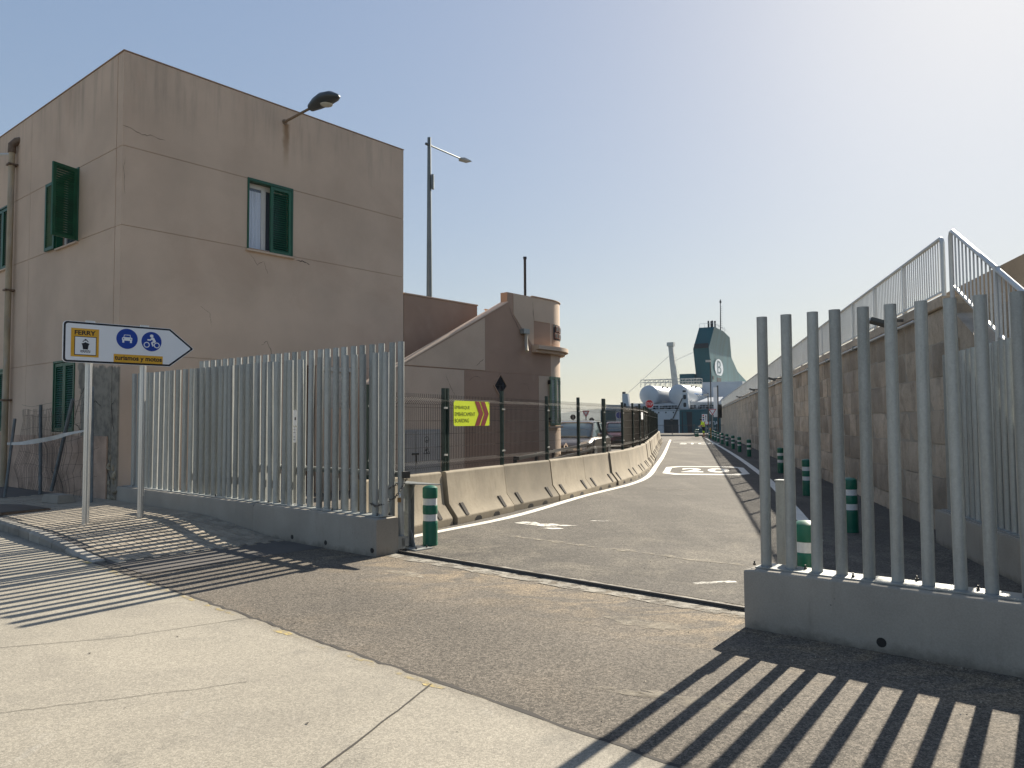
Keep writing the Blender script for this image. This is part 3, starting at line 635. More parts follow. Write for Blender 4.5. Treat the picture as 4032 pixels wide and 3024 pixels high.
MB().box(-12, 60, -3.9, -3.25, -.1, 4.9).build('wall', 'far_wall', uw, bevel=.02)

rl = thing('railing', 'long white painted railing on top of the stone wall', 'railing', wl(0, 0), WR)
BAL = MB().box(-.008, .008, -.008, .008, 0, 1).mesh('baluster', 'rail_paint')
bend = [(.02 + .09 * (1 - math.cos(t)), -.02, 4.02 - .09 * (1 - math.sin(t)) if False else 4.02 - .09 + .09 * math.sin(t)) for t in [k * math.pi / 10 for k in range(6)]]
MB().tube([(.02, -.02, 3.22)] + bend + [(20, -.02, 4.02), (40, -.02, 4.02), (84, -.02, 4.02)], .028, 10).build('top_rail', 'rail_paint', rl)
MB().box(.05, 84, -.035, -.005, 3.27, 3.30).build('bottom_rail', 'rail_paint', rl)
m = MB(); x = .12; k = 0
while x < 84:
    if k < 260: link('baluster', BAL, rl, (x, -.02, 3.29), None, (1, 1, .72))
    else: m.box(x - .011, x + .011, -.031, -.009, 3.3, 4.0)
    x += .11; k += 1
o = m.build('far_balusters', 'rail_paint', rl); o['kind'] = 'stuff'
for i in range(1, 42): MB().box(i * 2.0 - .03, i * 2.0 + .03, -.05, .01, 3.2, 4.0).build('post', 'rail_paint', rl)
sr = thing('stair_railing', 'white railing slanting down beside the stone steps', 'railing', wl(0, 0), WR)
sl0 = rise / tread
def sz(x): return x * sl0
MB().tube([(-.05, -.1, 3.16), (-.05, -.1, 4.0), (-.08, -.1, 4.06), (-.15, -.1, 4.06)] + [(-.15 - 4.6 * k / 4, -.1, 4.06 + sz(-4.6 * k / 4)) for k in range(1, 5)], .03, 10).build('top_rail', 'rail_paint', sr)
MB().add([(-.14, -.115, 3.30), (-4.9, -.115, 3.30 + sz(-4.76)), (-4.9, -.085, 3.30 + sz(-4.76)), (-.14, -.085, 3.30), (-.14, -.115, 3.335), (-4.9, -.115, 3.335 + sz(-4.76)), (-4.9, -.085, 3.335 + sz(-4.76)), (-.14, -.085, 3.335)],
         [(0, 1, 2, 3), (4, 5, 6, 7), (0, 1, 5, 4), (2, 3, 7, 6), (0, 3, 7, 4), (1, 2, 6, 5)]).build('bottom_rail', 'rail_paint', sr)
for i in range(1, 36):
    x = -.1 - i * .13; link('baluster', BAL, sr, (x, -.1, 3.32 + sz(x + .14)), None, (1.1, 1.1, .72))
for x in (-1.6, -3.1, -4.6): MB().box(x - .03, x + .03, -.13, -.07, 3.0 + sz(x + .14), 4.06 + sz(x + .2)).build('post', 'rail_paint', sr)
cdn = thing('conduit', 'thin pale service pipe clipped along the top of the stone wall', 'pipe', wl(0, 0), WR)
MB().tube([(1.2, .05, 3.03), (30, .05, 3.04), (84, .05, 3.05)], .022, 8).build('pipe', 'rail_paint', cdn)
CL = MB().box(-.02, .02, .0, .085, 2.99, 3.08).mesh('clip', 'galvanised')
for i in range(24): link('clip', CL, cdn, (2.4 + i * 3.3, 0, 0))
for i, x in enumerate((1.9, 19., 29., 41.)):
    f = thing('flood_light', ['dark floodlight on a bracket under the railing near the stairs', 'dark floodlight on a bracket along the stone wall'][min(i, 1)], 'light', wl(x, .0, 3.13), WR, None if i == 0 else 'floodlights along the stone wall')
    MB().box(-.02, .02, .0, .34, -.02, .02).box(-.13, .13, .0, .02, -.06, .06).build('bracket', 'dark_steel', f)
    MB().add([(-.16, .28, -.09), (.16, .28, -.09), (.16, .55, .0), (-.16, .55, .0), (-.16, .26, -.03), (.16, .26, -.03), (.16, .53, .06), (-.16, .53, .06)],
             [(0, 1, 2, 3), (4, 5, 6, 7), (0, 1, 5, 4), (1, 2, 6, 5), (2, 3, 7, 6), (3, 0, 4, 7)]).build('lamp_head', 'lamp_dark', f, bevel=.01)

# ------------------------------------------------------------------ the stuccoed building (x along street facade, y along the other face)
BC = (-7.15, 13.94, 0); BR = 50.2
bl = thing('port_building', 'tall flat-roofed beige stucco building with green shutters', 'building', BC, BR)
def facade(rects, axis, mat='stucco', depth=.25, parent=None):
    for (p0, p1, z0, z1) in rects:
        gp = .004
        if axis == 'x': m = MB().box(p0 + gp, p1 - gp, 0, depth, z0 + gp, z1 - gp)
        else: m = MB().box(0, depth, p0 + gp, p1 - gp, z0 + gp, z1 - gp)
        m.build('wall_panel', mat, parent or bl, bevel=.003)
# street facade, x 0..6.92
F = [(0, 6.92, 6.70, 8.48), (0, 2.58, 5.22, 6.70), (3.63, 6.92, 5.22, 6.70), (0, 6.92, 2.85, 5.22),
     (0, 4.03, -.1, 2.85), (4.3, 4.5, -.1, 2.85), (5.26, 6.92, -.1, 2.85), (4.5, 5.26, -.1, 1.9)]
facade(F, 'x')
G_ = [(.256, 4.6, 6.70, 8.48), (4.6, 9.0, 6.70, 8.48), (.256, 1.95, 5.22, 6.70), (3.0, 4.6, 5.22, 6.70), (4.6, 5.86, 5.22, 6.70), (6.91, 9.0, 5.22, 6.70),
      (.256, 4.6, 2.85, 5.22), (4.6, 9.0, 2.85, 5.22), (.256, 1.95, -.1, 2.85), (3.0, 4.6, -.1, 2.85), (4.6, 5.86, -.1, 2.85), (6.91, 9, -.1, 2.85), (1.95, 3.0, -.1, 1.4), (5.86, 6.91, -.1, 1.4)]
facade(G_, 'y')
m = MB()                                                 # recessed backing behind the joints, leaving the window openings free
for z in (2.85, 5.22, 6.70):
    m.box(.02, 6.9, .01, .2, z - .02, z + .02); m.box(.01, .2, .02, 8.98, z - .02, z + .02)
m.build('joint_backing', 'stucco_brown', bl)
MB().box(.012, .24, 4.55, 4.65, 0, 8.4).build('joint_backing', 'stucco_brown', bl)
MB().box(.3, 6.9, .3, 8.9, -.1, 8.3).build('core', 'dark_room', bl)
MB().box(6.70, 6.918, .26, 8.9, -.1, 8.47).build('side_wall', 'stucco', bl)
MB().box(.26, 6.69, .26, 8.9, 8.31, 8.36).build('roof', 'concrete', bl)
MB().box(-.012, 6.93, -.012, .30, 8.482, 8.50).box(-.012, .30, .305, 9.0, 8.482, 8.50).build('coping', 'stucco_brown', bl)
MB().box(-.03, -.002, .36, 5.4, -.1, 1.34).build('dado', 'dado', bl, bevel=.006)
MB().box(-.024, -.002, 5.75, 9, -.1, 1.34).build('dado', 'dado', bl, bevel=.006)
SLAT = MB().box(-.5, .5, -.003, .003, -.021, .021).mesh('slat', 'shutter_green')
pbr('slat_sunlit', (.42, .47, .42), .5); SLAT_SUNLIT = MB().box(-.5, .5, -.003, .003, -.021, .021).mesh('slat', 'slat_sunlit')  # turret slats: grazing sunlight put into the colour of green slats
def shutter(parent, hinge, width, z0, z1, ang, name='shutter', mat='shutter_green', slats=27, slat=SLAT):
    """leaf along local +x from the hinge, rotated about z by ang, facing -y"""
    e = MB(); fw = .07; th = .022
    e.box(0, fw, -th, th, 0, z1 - z0).box(width - fw, width, -th, th, 0, z1 - z0).box(fw, width - fw, -th, th, 0, fw).box(fw, width - fw, -th, th, z1 - z0 - fw, z1 - z0)
    o = e.build(name, mat, parent, bevel=.003); o.location = (hinge[0], hinge[1], z0); o.rotation_euler = (0, 0, rad(ang))
    n = slats; step = (z1 - z0 - 2 * fw) / n
    for i in range(n): link('slat', slat, o, (width / 2, 0, fw + step * (i + .5)), (rad(-38), 0, 0), ((width - 2 * fw + .01), 1, 1))
    return o
def hinge(parent, x, y, z):
    MB().box(x - .03, x + .03, y - .02, y + .02, z - .05, z + .05).build('hinge', 'black', parent)
# street window: left leaf folded away, right leaf shut
fo = MB()
fo.box(2.55, 2.59, -.02, .12, 5.2, 6.72).box(3.62, 3.66, -.02, .12, 5.2, 6.72).box(2.59, 3.62, -.02, .12, 6.66, 6.72)
fo.build('window_frame', 'shutter_green', bl, bevel=.004)
MB().box(2.52, 3.69, -.06, .2, 5.16, 5.205).build('window_sill', 'stucco_pale', bl, bevel=.006)
shutter(bl, (3.10, .01), .52, 5.21, 6.655, 0)
shutter(bl, (2.60, .10), .16, 5.21, 6.655, 84, slats=27)
wn = MB().box(2.6, 3.62, .15, .19, 6.56, 6.66).box(2.6, 2.66, .15, .19, 5.21, 6.56).box(2.97, 3.03, .15, .19, 5.21, 6.56).box(3.03, 3.07, .14, .19, 5.21, 6.56).box(2.6, 3.62, .15, .19, 5.205, 5.28).build('casement', 'window_white', bl)
MB().box(2.66, 2.97, .168, .172, 5.28, 6.56).box(3.07, 3.6, .168, .172, 5.28, 6.56).build('pane', 'window_glass', wn)
m = MB(); n = 26
for i in range(n):
    x0 = 2.63 + .33 * i / n; x1 = 2.63 + .33 * (i + 1) / n; y0 = .155 + .008 * math.sin(i * 1.1); y1 = .155 + .008 * math.sin((i + 1) * 1.1)
    m.add([(x0, y0, 5.26), (x1, y1, 5.26), (x1, y1, 6.5), (x0, y0, 6.5)], [(0, 1, 2, 3)])
m.build('curtain', 'curtain', bl)
# windows in the other face: same pieces turned a quarter so that they face -x
def side_mb(mb): mb.v = [(y, -x, z) for x, y, z in mb.v]; return mb
def side_shutter(hg, *a, **k):
    o = shutter(bl, hg, *a, **k); o.location.x, o.location.y = hg[1], -hg[0]; o.rotation_euler.z -= rad(90); return o
def sidewin(y0, y1, z0, z1, open_=False, recess=.02):
    side_mb(MB().box(-y1 - .03, -y0 + .03, -.05, .1, z0 - .05, z0 - .01)).build('window_sill', 'stucco_pale', bl, bevel=.005)
    side_mb(MB().box(-y1 - .02, -y1 + .02, -.02, .1, z0 - .01, z1 + .01).box(-y0 - .02, -y0 + .02, -.02, .1, z0 - .01, z1 + .01).box(-y1 + .02, -y0 - .02, -.02, .1, z1 - .03, z1 + .01)).build('window_frame', 'shutter_green', bl, bevel=.004)
    w_ = (y1 - y0) / 2 - .02
    if not open_:
        side_shutter((-y1 + .02, recess), w_, z0, z1 - .04, 0); side_shutter((-(y0 + y1) / 2, recess), w_, z0, z1 - .04, 0)
    else:
        side_shutter((-y1 - .03, -.04), w_, z0, z1 - .04, 181); side_shutter((-y0 - .0, -.03), w_ + .03, z0, z1 - .04, 288)
        side_mb(MB().box(-y1 + .09, -y0 - .12, .15, .17, z0, z1)).build('pane', 'window_glass', bl)
        side_mb(MB().box(-y1 + .02, -y1 + .09, .13, .17, z0, z1).box(-y0 - .12, -y0 - .02, .13, .17, z0, z1)).build('casement', 'window_white', bl)
sidewin(1.95, 3.0, 5.22, 6.70, True)
sidewin(1.95, 3.0, 1.42, 2.85)
sidewin(5.86, 6.91, 5.22, 6.70)
sidewin(5.86, 6.91, 1.42, 2.85)
# ground floor pieces half hidden behind the gate
MB().box(4.04, 4.29, .03, .08, 0, 2.82).build('door', 'brown_door', bl)
ro = MB().box(4.5, 5.26, -.03, .0, 2.74, 2.84).box(4.52, 5.24, .03, .05, 1.9, 2.74).build('roller_blind', 'roller_white', bl)
for i in range(8): MB().box(4.52, 5.24, .018, .03, 1.92 + i * .1, 2.005 + i * .1).build('slat', 'roller_white', ro)
# plaster cracks on the street facade and rubble at the broken corner
def crack(pts, w_, face='x', par=bl, mat='crack_dark', off=-.0035):
    m = MB(); L = []; Q = []
    pts2 = []
    for i in range(len(pts) - 1):
        for k in range(5):
            t = k / 5; pts2.append((pts[i][0] + (pts[i + 1][0] - pts[i][0]) * t + R.uniform(-.012, .012), pts[i][1] + (pts[i + 1][1] - pts[i][1]) * t + R.uniform(-.012, .012)))
    pts2.append(pts[-1])
    for i, p in enumerate(pts2):
        q0 = Vector(pts2[max(i - 1, 0)]); q1 = Vector(pts2[min(i + 1, len(pts2) - 1)]); d = (q1 - q0).normalized(); ww = w_ * R.uniform(.3, 1) * (1 - .8 * abs(2 * i / len(pts2) - 1) ** 3)
        L.append((p[0] - d.y * ww, p[1] + d.x * ww)); Q.append((p[0] + d.y * ww, p[1] - d.x * ww))
    k = len(L); g_ = (lambda p: (p[0], off, p[1])) if face == 'x' else (lambda p: (off, p[0], p[1]))
    m.add([g_(p) for p in L] + [g_(p) for p in Q], [(i, i + 1, k + i + 1, k + i) for i in range(k - 1)]); return m.build('crack', mat, par)
crack([(.0, 7.06), (.1, 7.07), (.35, 6.98), (.5, 7.02), (.8, 7.0)], .006)
crack([(.05, 6.5), (.03, 6.2), (.06, 5.8)], .003)
crack([(2.62, 5.12), (2.8, 4.9), (2.95, 5.0), (3.05, 4.75)], .004)
crack([(1.55, 3.9), (1.75, 3.75), (1.8, 3.5)], .003)
crack([(2.9, 3.2), (3.05, 3.3), (3.15, 3.1), (3.2, 2.95)], .005)
crack([(3.75, 5.14), (3.95, 5.16), (4.1, 5.1)], .012)
crack([(1.1, 2.62), (1.3, 2.65), (1.35, 2.35), (1.6, 2.15), (1.85, 1.75), (1.95, 1.62)], .016, 'y')
crack([(1.9, 1.6), (1.6, 1.45), (1.4, 1.36)], .012, 'y')
crack([(.1, 2.0), (.25, 1.9), (.18, 1.6), (.1, 1.4)], .012, 'y')
crack([(1.5, 1.95), (1.2, 1.9), (.95, 2.0), (.7, 1.9)], .014, 'y')
crack([(.33, 1.3), (.3, 1.0), (.34, .7), (.2, .45)], .018, 'y')
for i in range(16):
    y = R.uniform(.02, .32); z = .22 + (i // 3) * .14 + R.uniform(-.03, .03); s = R.uniform(.05, .1)
    m = MB(); m.lathe([(s * .5, -s * .5), (s, -s * .2), (s * .95, s * .2), (s * .45, s * .5)], 7); ob = m.build('rubble_stone', 'rubble', bl, ang=20); ob.location = (-.0, y, z); ob.scale = (.5, 1, .8); ob.rotation_euler = (R.uniform(0, 3), 0, 0)
pipe = thing('downpipe', 'weathered cream downpipe running down the building side wall', 'pipe', BC, BR)
MB().tube([(-.11, 5.5, .05), (-.11, 5.5, 7.85)], .066, 14).build('pipe', 'pvc_pipe', pipe)
MB().tube([(-.11, 5.5, 7.80), (-.11, 5.5, 7.98), (-.03, 5.45, 8.08), (.05, 5.4, 8.1)], .085, 12).build('elbow', 'rust_steel', pipe)
for z in (2.1, 4.6, 7.5): MB().box(-.2, .0, 5.41, 5.59, z, z + .04).build('clamp', 'rust_steel', pipe)
MB().tube([(-.12, 5.55, 7.78), (-.5, 6.4, 7.84), (-1.4, 8.2, 7.9)], .03, 8).build('branch', 'rail_paint', pipe)
# wall lamp
wlamp = thing('wall_lamp', 'dark cobra-head lamp on a rusty arm high on the street facade', 'lamp', BC, BR)
MB().cyl((3.43, .02, 8.16), (3.43, -1.02, 8.22), .028, n=10).build('arm', 'arm_rust', wlamp)
MB().cyl((3.43, .01, 8.16), (3.43, -.02, 8.161), .06, n=14).build('wall_flange', 'arm_rust', wlamp)
secs = []
for (d, hw, zt, zb) in ((.92, .05, 8.27, 8.17), (.98, .10, 8.31, 8.13), (1.2, .16, 8.38, 8.12), (1.45, .2, 8.40, 8.13), (1.7, .17, 8.36, 8.15), (1.84, .09, 8.28, 8.17), (1.88, .04, 8.25, 8.19)):
    secs.append([(3.43 + hw * math.cos(a), -d, (zt + zb) / 2 + ((zt - zb) / 2) * math.sin(a) if math.sin(a) > 0 else (zt + zb) / 2 + (zt - zb) / 2 * math.sin(a) * .9) for a in [k * math.pi / 8 for k in range(16)]])
MB().loft(secs).build('lamp_head', 'lamp_dark', wlamp, ang=50)
MB().lathe([(.01, -.045), (.07, -.04), (.115, -.02), (.13, 0)], 18, (3.43, -1.5, 8.145)).build('lens', 'lamp_lens', wlamp)

# ------------------------------------------------------------------ annex: outside stair parapet and round-ended turret
an = thing('turret_annex', 'low beige annex with sloping stair parapet and round turret end', 'building', BC, BR)
MB().box(6.93, 9.68, .0, 3, -.1, 4.80).build('rear_wall', 'stucco_brown', an, bevel=.01)
MB().box(6.93, 9.70, -.02, .3, 4.802, 4.84).build('coping', 'stucco_pale', an, bevel=.008)
MB().prism([(5.0, -.1), (5.0, 2.42), (9.80, 4.80), (9.80, 5.1), (11.75, 5.1), (11.75, -.1)], -.99, -.75).build('parapet_wall', 'stucco_brown', an)
TC, TR_ = (11.75, .35), 1.35
arc = [(TC[0] + TR_ * math.cos(rad(t)), TC[1] + TR_ * math.sin(rad(t))) for t in range(-90, 91, 6)]
arc_i = [(TC[0] + 1.12 * math.cos(rad(t)), TC[1] + 1.12 * math.sin(rad(t))) for t in range(84, -91, -6)]
MB().prism([(11.74, -.99)] + arc[1:-1] + arc_i + [(11.74, -.77)], 3.78, 5.098, 'z').build('turret_parapet', 'stucco', an, ang=20)
MB().prism([(9.9, -.745), (11.74, -.985)] + arc[1:] + [(9.9, 1.7)], -.1, 3.775, 'z').build('turret', 'stucco', an, ang=20)
def apanel(poly, mat, y=-1.0, name='render_panel'): MB().prism(poly, y, y + .012).build(name, mat, an, bevel=.002)
apanel([(5.0, -.05), (8.075, -.05), (8.075, 2.88), (5.9, 2.88), (5.0, 2.44)], 'stucco', -1.004)
apanel([(8.085, -.05), (11.15, -.05), (11.15, 2.87), (8.085, 2.87)], 'stucco_brown', -.998)
apanel([(11.16, -.05), (11.74, -.05), (11.74, 2.87), (11.16, 2.87)], 'stucco_pale', -1.003)
apanel([(6.0, 2.91), (8.87, 2.91), (8.87, 4.30)], 'stucco_pale', -1.006)
apanel([(8.88, 2.89), (11.74, 2.89), (11.74, 3.62), (10.95, 3.62), (10.05, 4.5), (10.05, 4.9), (9.82, 4.8), (8.88, 4.33)], 'stucco_brown', -.997)
apanel([(10.055, 5.095), (10.055, 4.52), (10.95, 3.64), (10.95, 4.42), (11.74, 4.42), (11.74, 5.095)], 'stucco_pale', -1.002)
MB().add([(4.95, -1.02, 2.40), (9.82, -1.02, 4.815), (9.82, -.72, 4.815), (4.95, -.72, 2.40), (4.95, -1.012, 2.435), (9.82, -1.012, 4.85), (9.82, -.72, 4.85), (4.95, -.72, 2.435)],
         [(0, 1, 2, 3), (4, 5, 6, 7), (0, 1, 5, 4), (2, 3, 7, 6), (0, 3, 7, 4), (1, 2, 6, 5)]).build('slope_coping', 'stucco', an, bevel=.01)
def arcband(r0, r1, z0, z1, t0, t1, name, mat, lead=True):
    pts_o = [(TC[0] + r1 * math.cos(rad(t)), TC[1] + r1 * math.sin(rad(t))) for t in range(t0, t1 + 1, 5)]
    pts_i = [(TC[0] + r0 * math.cos(rad(t)), TC[1] + r0 * math.sin(rad(t))) for t in range(t1, t0 - 1, -5)]
    if lead: pts_o = [(10.86, TC[1] - r1)] + pts_o; pts_i = pts_i + [(10.86, TC[1] - r0)]
    return MB().prism(pts_o + pts_i, z0, z1, 'z').build(name, mat, an, bevel=.008, ang=25)
arcband(1.30, 1.60, 3.60, 3.72, -90, 60, 'ledge', 'stucco_pale'); arcband(1.30, 1.50, 3.52, 3.598, -90, 60, 'ledge_moulding', 'stucco')
arcband(1.30, 1.38, 5.1, 5.13, -90, 85, 'coping', 'stucco_pale')
arcband(1.30, 1.353, 3.725, 4.42, -88, -40, 'brown_band', 'stucco_brown', False)
arcband(1.30, 1.357, 3.95, 4.42, -85, -35, 'broken_render', 'dark_room', False)
# broken render with hollow bricks showing
for r_ in range(2):
    for k in range(4):
        t = -78 + k * 11 + r_ * 3; x = TC[0] + 1.362 * math.cos(rad(t)); y = TC[1] + 1.362 * math.sin(rad(t))
        b_ = MB().box(-.105, .105, -.012, .02, -.085, .085).build('brick', 'brick_red', an, bevel=.006); b_.location = (x, y, 4.09 + r_ * .2); b_.rotation_euler = (0, 0, rad(t + 90))
        for q in (-.055, .0, .055): MB().box(q - .02, q + .02, -.016, -.008, -.055, .055).build('cavity', 'black', b_)
# turret window
for x0 in (11.60, 11.86):
    shutter(an, (x0, -1.07 + (.01 if x0 > 11.7 else 0)), .28, 1.45, 2.86, 7 if x0 > 11.7 else 2, mat='shutter_sunlit', slat=SLAT_SUNLIT)
for x, y in ((11.58, -1.05), (12.12, -1.0)):
    for z in (1.62, 2.7): MB().box(x - .02, x + .02, y - .05, y + .03, z - .06, z + .06).build('hinge', 'black', an)
MB().box(11.55, 12.2, -1.09, -.95, 1.38, 1.43).build('window_sill', 'stucco_pale', an)
# diamond opening
dia = lambda s_: [(9.48, 2.53 + .29 * s_), (9.48 - .245 * s_, 2.53), (9.48, 2.53 - .29 * s_), (9.48 + .245 * s_, 2.53)]
MB().prism(dia(1.0), -1.0005, -.992).build('diamond_recess', 'dark_room', an)
n_ = 4; do, di = dia(1.18), dia(1.0); m = MB()
m.add([(p[0], -1.02, p[1]) for p in do] + [(p[0], -1.02, p[1]) for p in di] + [(p[0], -.99, p[1]) for p in do] + [(p[0], -.99, p[1]) for p in di],
      [(i, (i + 1) % 4, 4 + (i + 1) % 4, 4 + i) for i in range(4)] + [(i, (i + 1) % 4, 8 + (i + 1) % 4, 8 + i) for i in range(4)] + [(4 + i, 4 + (i + 1) % 4, 12 + (i + 1) % 4, 12 + i) for i in range(4)])
m.build('diamond_rim', 'stucco_brown', an)
MB().prism([(9.36, 2.40), (9.48, 2.53), (9.48, 2.28)], -1.008, -1.003).prism([(9.5, 2.52), (9.6, 2.62), (9.6, 2.44)], -1.008, -1.003).build('pane', 'window_glass', an)
for x in (9.42, 9.54): MB().cyl((x, -1.012, 2.32), (x, -1.012, 2.74), .009, n=6).build('bar', 'black', an)
MB().cyl((9.25, -1.014, 2.53), (9.72, -1.014, 2.53), .008, n=6).build('bar', 'black', an)
sp_ = MB().box(10.33, 10.6, -1.14, -1.0, 4.0, 4.14).build('rain_hopper', 'galvanised', an, bevel=.01)
MB().tube([(10.5, -1.08, 4.02), (10.5, -1.08, 3.72), (10.46, -1.12, 3.62), (10.38, -1.2, 3.5)], .05, 10).build('spout', 'pvc_pipe', an)
for pts, w_ in (([(9.85, 4.7), (10.0, 4.45), (10.25, 4.15), (10.4, 3.95)], .008), ([(10.9, 4.95), (10.92, 4.6), (10.98, 4.4)], .008), ([(8.2, 2.6), (8.45, 2.75), (8.7, 2.7)], .004), ([(10.3, 2.6), (10.6, 2.62), (10.75, 2.4)], .004), ([(7.4, 2.75), (7.6, 2.4), (7.75, 2.2)], .005), ([(8.5, 3.0), (8.8, 3.2)], .006)):
    crack(pts, w_, par=an, off=-1.0085)
cb = thing('utility_cabinet', 'pale grey double-door utility cabinet set in the annex wall', 'cabinet', BC, BR)
MB().box(6.02, 7.2, -1.03, -1.006, .30, 1.39).build('frame', 'cabinet', cb, bevel=.004)
MB().box(6.06, 6.36, -1.045, -1.031, .34, 1.35).build('door', 'cabinet', cb, bevel=.003); MB().box(6.37, 7.16, -1.045, -1.031, .34, 1.35).build('door', 'cabinet', cb, bevel=.003)
MB().box(6.24, 6.46, -1.06, -1.046, .80, .84).box(6.36, 6.385, -1.06, -1.046, .58, .8).build('lock_bar', 'dark_steel', cb)
def ringplate(poly_o, poly_i, y): 
    n = len(poly_o); return MB().add([(p[0], y, p[1]) for p in poly_o + poly_i], [(i, (i + 1) % n, n + (i + 1) % n, n + i) for i in range(n)])
ringplate(ring(6.72, 1.15, .075), ring(6.72, 1.15, .06), -1.047).build('emblem', 'dark_steel', cb)
flat([(6.69, 1.11), (6.75, 1.11), (6.75, 1.14), (6.69, 1.14)], -1.047).build('emblem', 'dark_steel', cb)
ringplate(ring(6.72, .87, .125, 3, math.pi / 2), ring(6.72, .87, .10, 3, math.pi / 2), -1.047).build('warning_triangle', 'sign_black', cb)
flat([(6.71, .93), (6.745, .91), (6.72, .87), (6.75, .83), (6.70, .82), (6.70, .87), (6.685, .9)], -1.047).build('warning_figure', 'sign_black', cb)
bp = thing('black_pole', 'thin black pole standing on the turret roof', 'pole', (.40, 22.3, 5.0))
MB().cyl((0, 0, -.0), (0, 0, 1.32), .04, n=10).build('shaft', 'black', bp); MB().box(-.05, .05, -.05, .05, 1.32, 1.38).build('cap', 'black', bp)
slp = thing('street_lamp', 'tall grey tapering lamp post with one slim arm behind the building', 'street lamp', (-3.44, 32., 0))
MB().cyl((0, 0, 0), (0, 0, 13.6), .17, .075, n=16).build('post', 'lamp_pole', slp)
MB().cyl((-.12, -.17, 13.28), (.06, .085, 13.28), .06, n=8).build('bracket', 'lamp_dark', slp)
MB().cyl((.05, .07, 13.28), (1.22, 1.77, 13.30), .035, n=8).build('arm', 'lamp_pole', slp)
h_ = MB().loft([[(1.2 - .05, 1.77, 13.27), (1.2 + .05, 1.74, 13.27), (1.2 + .05, 1.74, 13.35), (1.2 - .05, 1.77, 13.35)], [(1.25 - .14, 1.95, 13.26), (1.25 + .16, 1.78, 13.26), (1.25 + .16, 1.78, 13.36), (1.25 - .14, 1.95, 13.36)], [(1.55 - .13, 2.32, 13.29), (1.55 + .13, 2.14, 13.29), (1.55 + .13, 2.14, 13.33), (1.55 - .13, 2.32, 13.33)]])
h_.build('lamp_head', 'galvanised', slp)
MB().box(.1, .2, -.1, .1, 11.4, 12.0).build('junction_box', 'lamp_pole', slp)

# ------------------------------------------------------------------ direction sign
sg = thing('direction_sign', 'white arrow sign for ferry cars and motorbikes on two aluminium posts', 'sign', (-5.73, 11.2, .1), 45)
for x, yb, nm in ((-.40, .0, 0), (.34, .0, 1)):
    m = MB(); a8 = []
    for k in range(24):                                  # fluted aluminium post
        t = 2 * math.pi * k / 24; rr = .042 + (.004 if k % 2 else 0); a8.append((x + rr * math.cos(t), .02 + rr * math.sin(t) * .8))
    m.prism(a8, -.03, 2.93, 'z').build('post', 'aluminium', sg, ang=15)
    MB().box(x - .06, x + .06, -.03, .0, 2.40, 2.93).build('clamp', 'aluminium', sg)
bx0, bx1, tipx, bz0, bz1 = -.755, .70, 1.065, 2.325, 2.905; bzm = (bz0 + bz1) / 2
def arrow(i, r):
    x0, x1, z0, z1, tx = bx0 + i, bx1 - i * .45, bz0 + i, bz1 - i, tipx - i * 1.62
    p = [(x1, z1)]
    for cx, cz, a in ((x0 + r, z1 - r, 90), (x0 + r, z0 + r, 180)): p += [(cx + r * math.cos(rad(a + 18 * k)), cz + r * math.sin(rad(a + 18 * k))) for k in range(6)]
    p += [(x1, z0)]; hx, hz = (tx - x1), (z1 - z0) / 2; q = .07
    p += [(x1 + hx * (1 - q), z0 + hz * (1 - q)), (tx - hx * q * .45, bzm - hz * q * .4), (tx - hx * q * .45, bzm + hz * q * .4), (x1 + hx * (1 - q), z1 - hz * (1 - q))]
    return p
MB().prism(arrow(0, .05), -.055, -.03).build('panel', 'white_sheet', sg)
flat(arrow(.006, .048), -.0555).build('border', 'sign_black', sg); flat(arrow(.032, .03), -.0572).build('face', 'white_sheet', sg)
Y1, Y2, Y3, Y4 = -.0590, -.0608, -.0626, -.0644
# photo-plane measures: u 0..1 along plate, v 0..1 down
PX = lambda u: bx0 + u * (bx1 - bx0); PZ = lambda v: bz1 - v * (bz1 - bz0)
pl = flat([(PX(.068), PZ(.165)), (PX(.315), PZ(.165)), (PX(.315), PZ(.855)), (PX(.068), PZ(.855))], Y1).build('ferry_plate', 'sign_yellow', sg)
text_mb('FERRY', PX(.098), PX(.285), PZ(.325), PZ(.215), Y2, bold=.03).build('lettering', 'sign_black', pl)
flat([(PX(.098), PZ(.36)), (PX(.293), PZ(.36)), (PX(.293), PZ(.815)), (PX(.098), PZ(.815))], Y2).build('pictogram_frame', 'sign_black', pl)
flat([(PX(.104), PZ(.375)), (PX(.287), PZ(.375)), (PX(.287), PZ(.80)), (PX(.104), PZ(.80))], Y3).build('pictogram_field', 'white_sheet', pl)
cx_, cz_ = PX(.195), PZ(.58); k_ = .1
S2 = lambda pts: [(cx_ + x * k_, cz_ + z * k_) for x, z in pts]
flat(S2([(-.32, -.55), (.32, -.55), (.38, -.05), (.5, .28), (.1, .42), (0, .5), (-.1, .42), (-.5, .28), (-.38, -.05)]), Y4).build('ship_symbol', 'sign_black', pl)
flat(S2([(-.38, .5), (-.38, .62), (-.26, .62), (-.26, .78), (-.12, .78), (-.12, .92), (.12, .92), (.12, .78), (.26, .78), (.26, .62), (.38, .62), (.38, .5), (.32, .5), (.28, .55), (.2, .55), (.2, .7), (-.2, .7), (-.2, .55), (-.28, .55), (-.32, .5)]), Y4).build('ship_symbol', 'sign_black', pl)
for dz in (-.68, -.86):
    up = [(-.65 + 1.3 * i / 20, dz + .05 * math.sin(i * 1.3)) for i in range(21)]; flat(S2(up + [(x, z - .09) for x, z in up[::-1]]), Y4).build('wave', 'sign_black', pl)
def disc(u, v, r):
    d = flat(ring(PX(u), PZ(v), r + .007, 40), Y1).build('sign_disc', 'white_sheet', sg); flat(ring(PX(u), PZ(v), r, 40), Y2).build('disc_face', 'sign_blue', d); return d, PX(u), PZ(v)
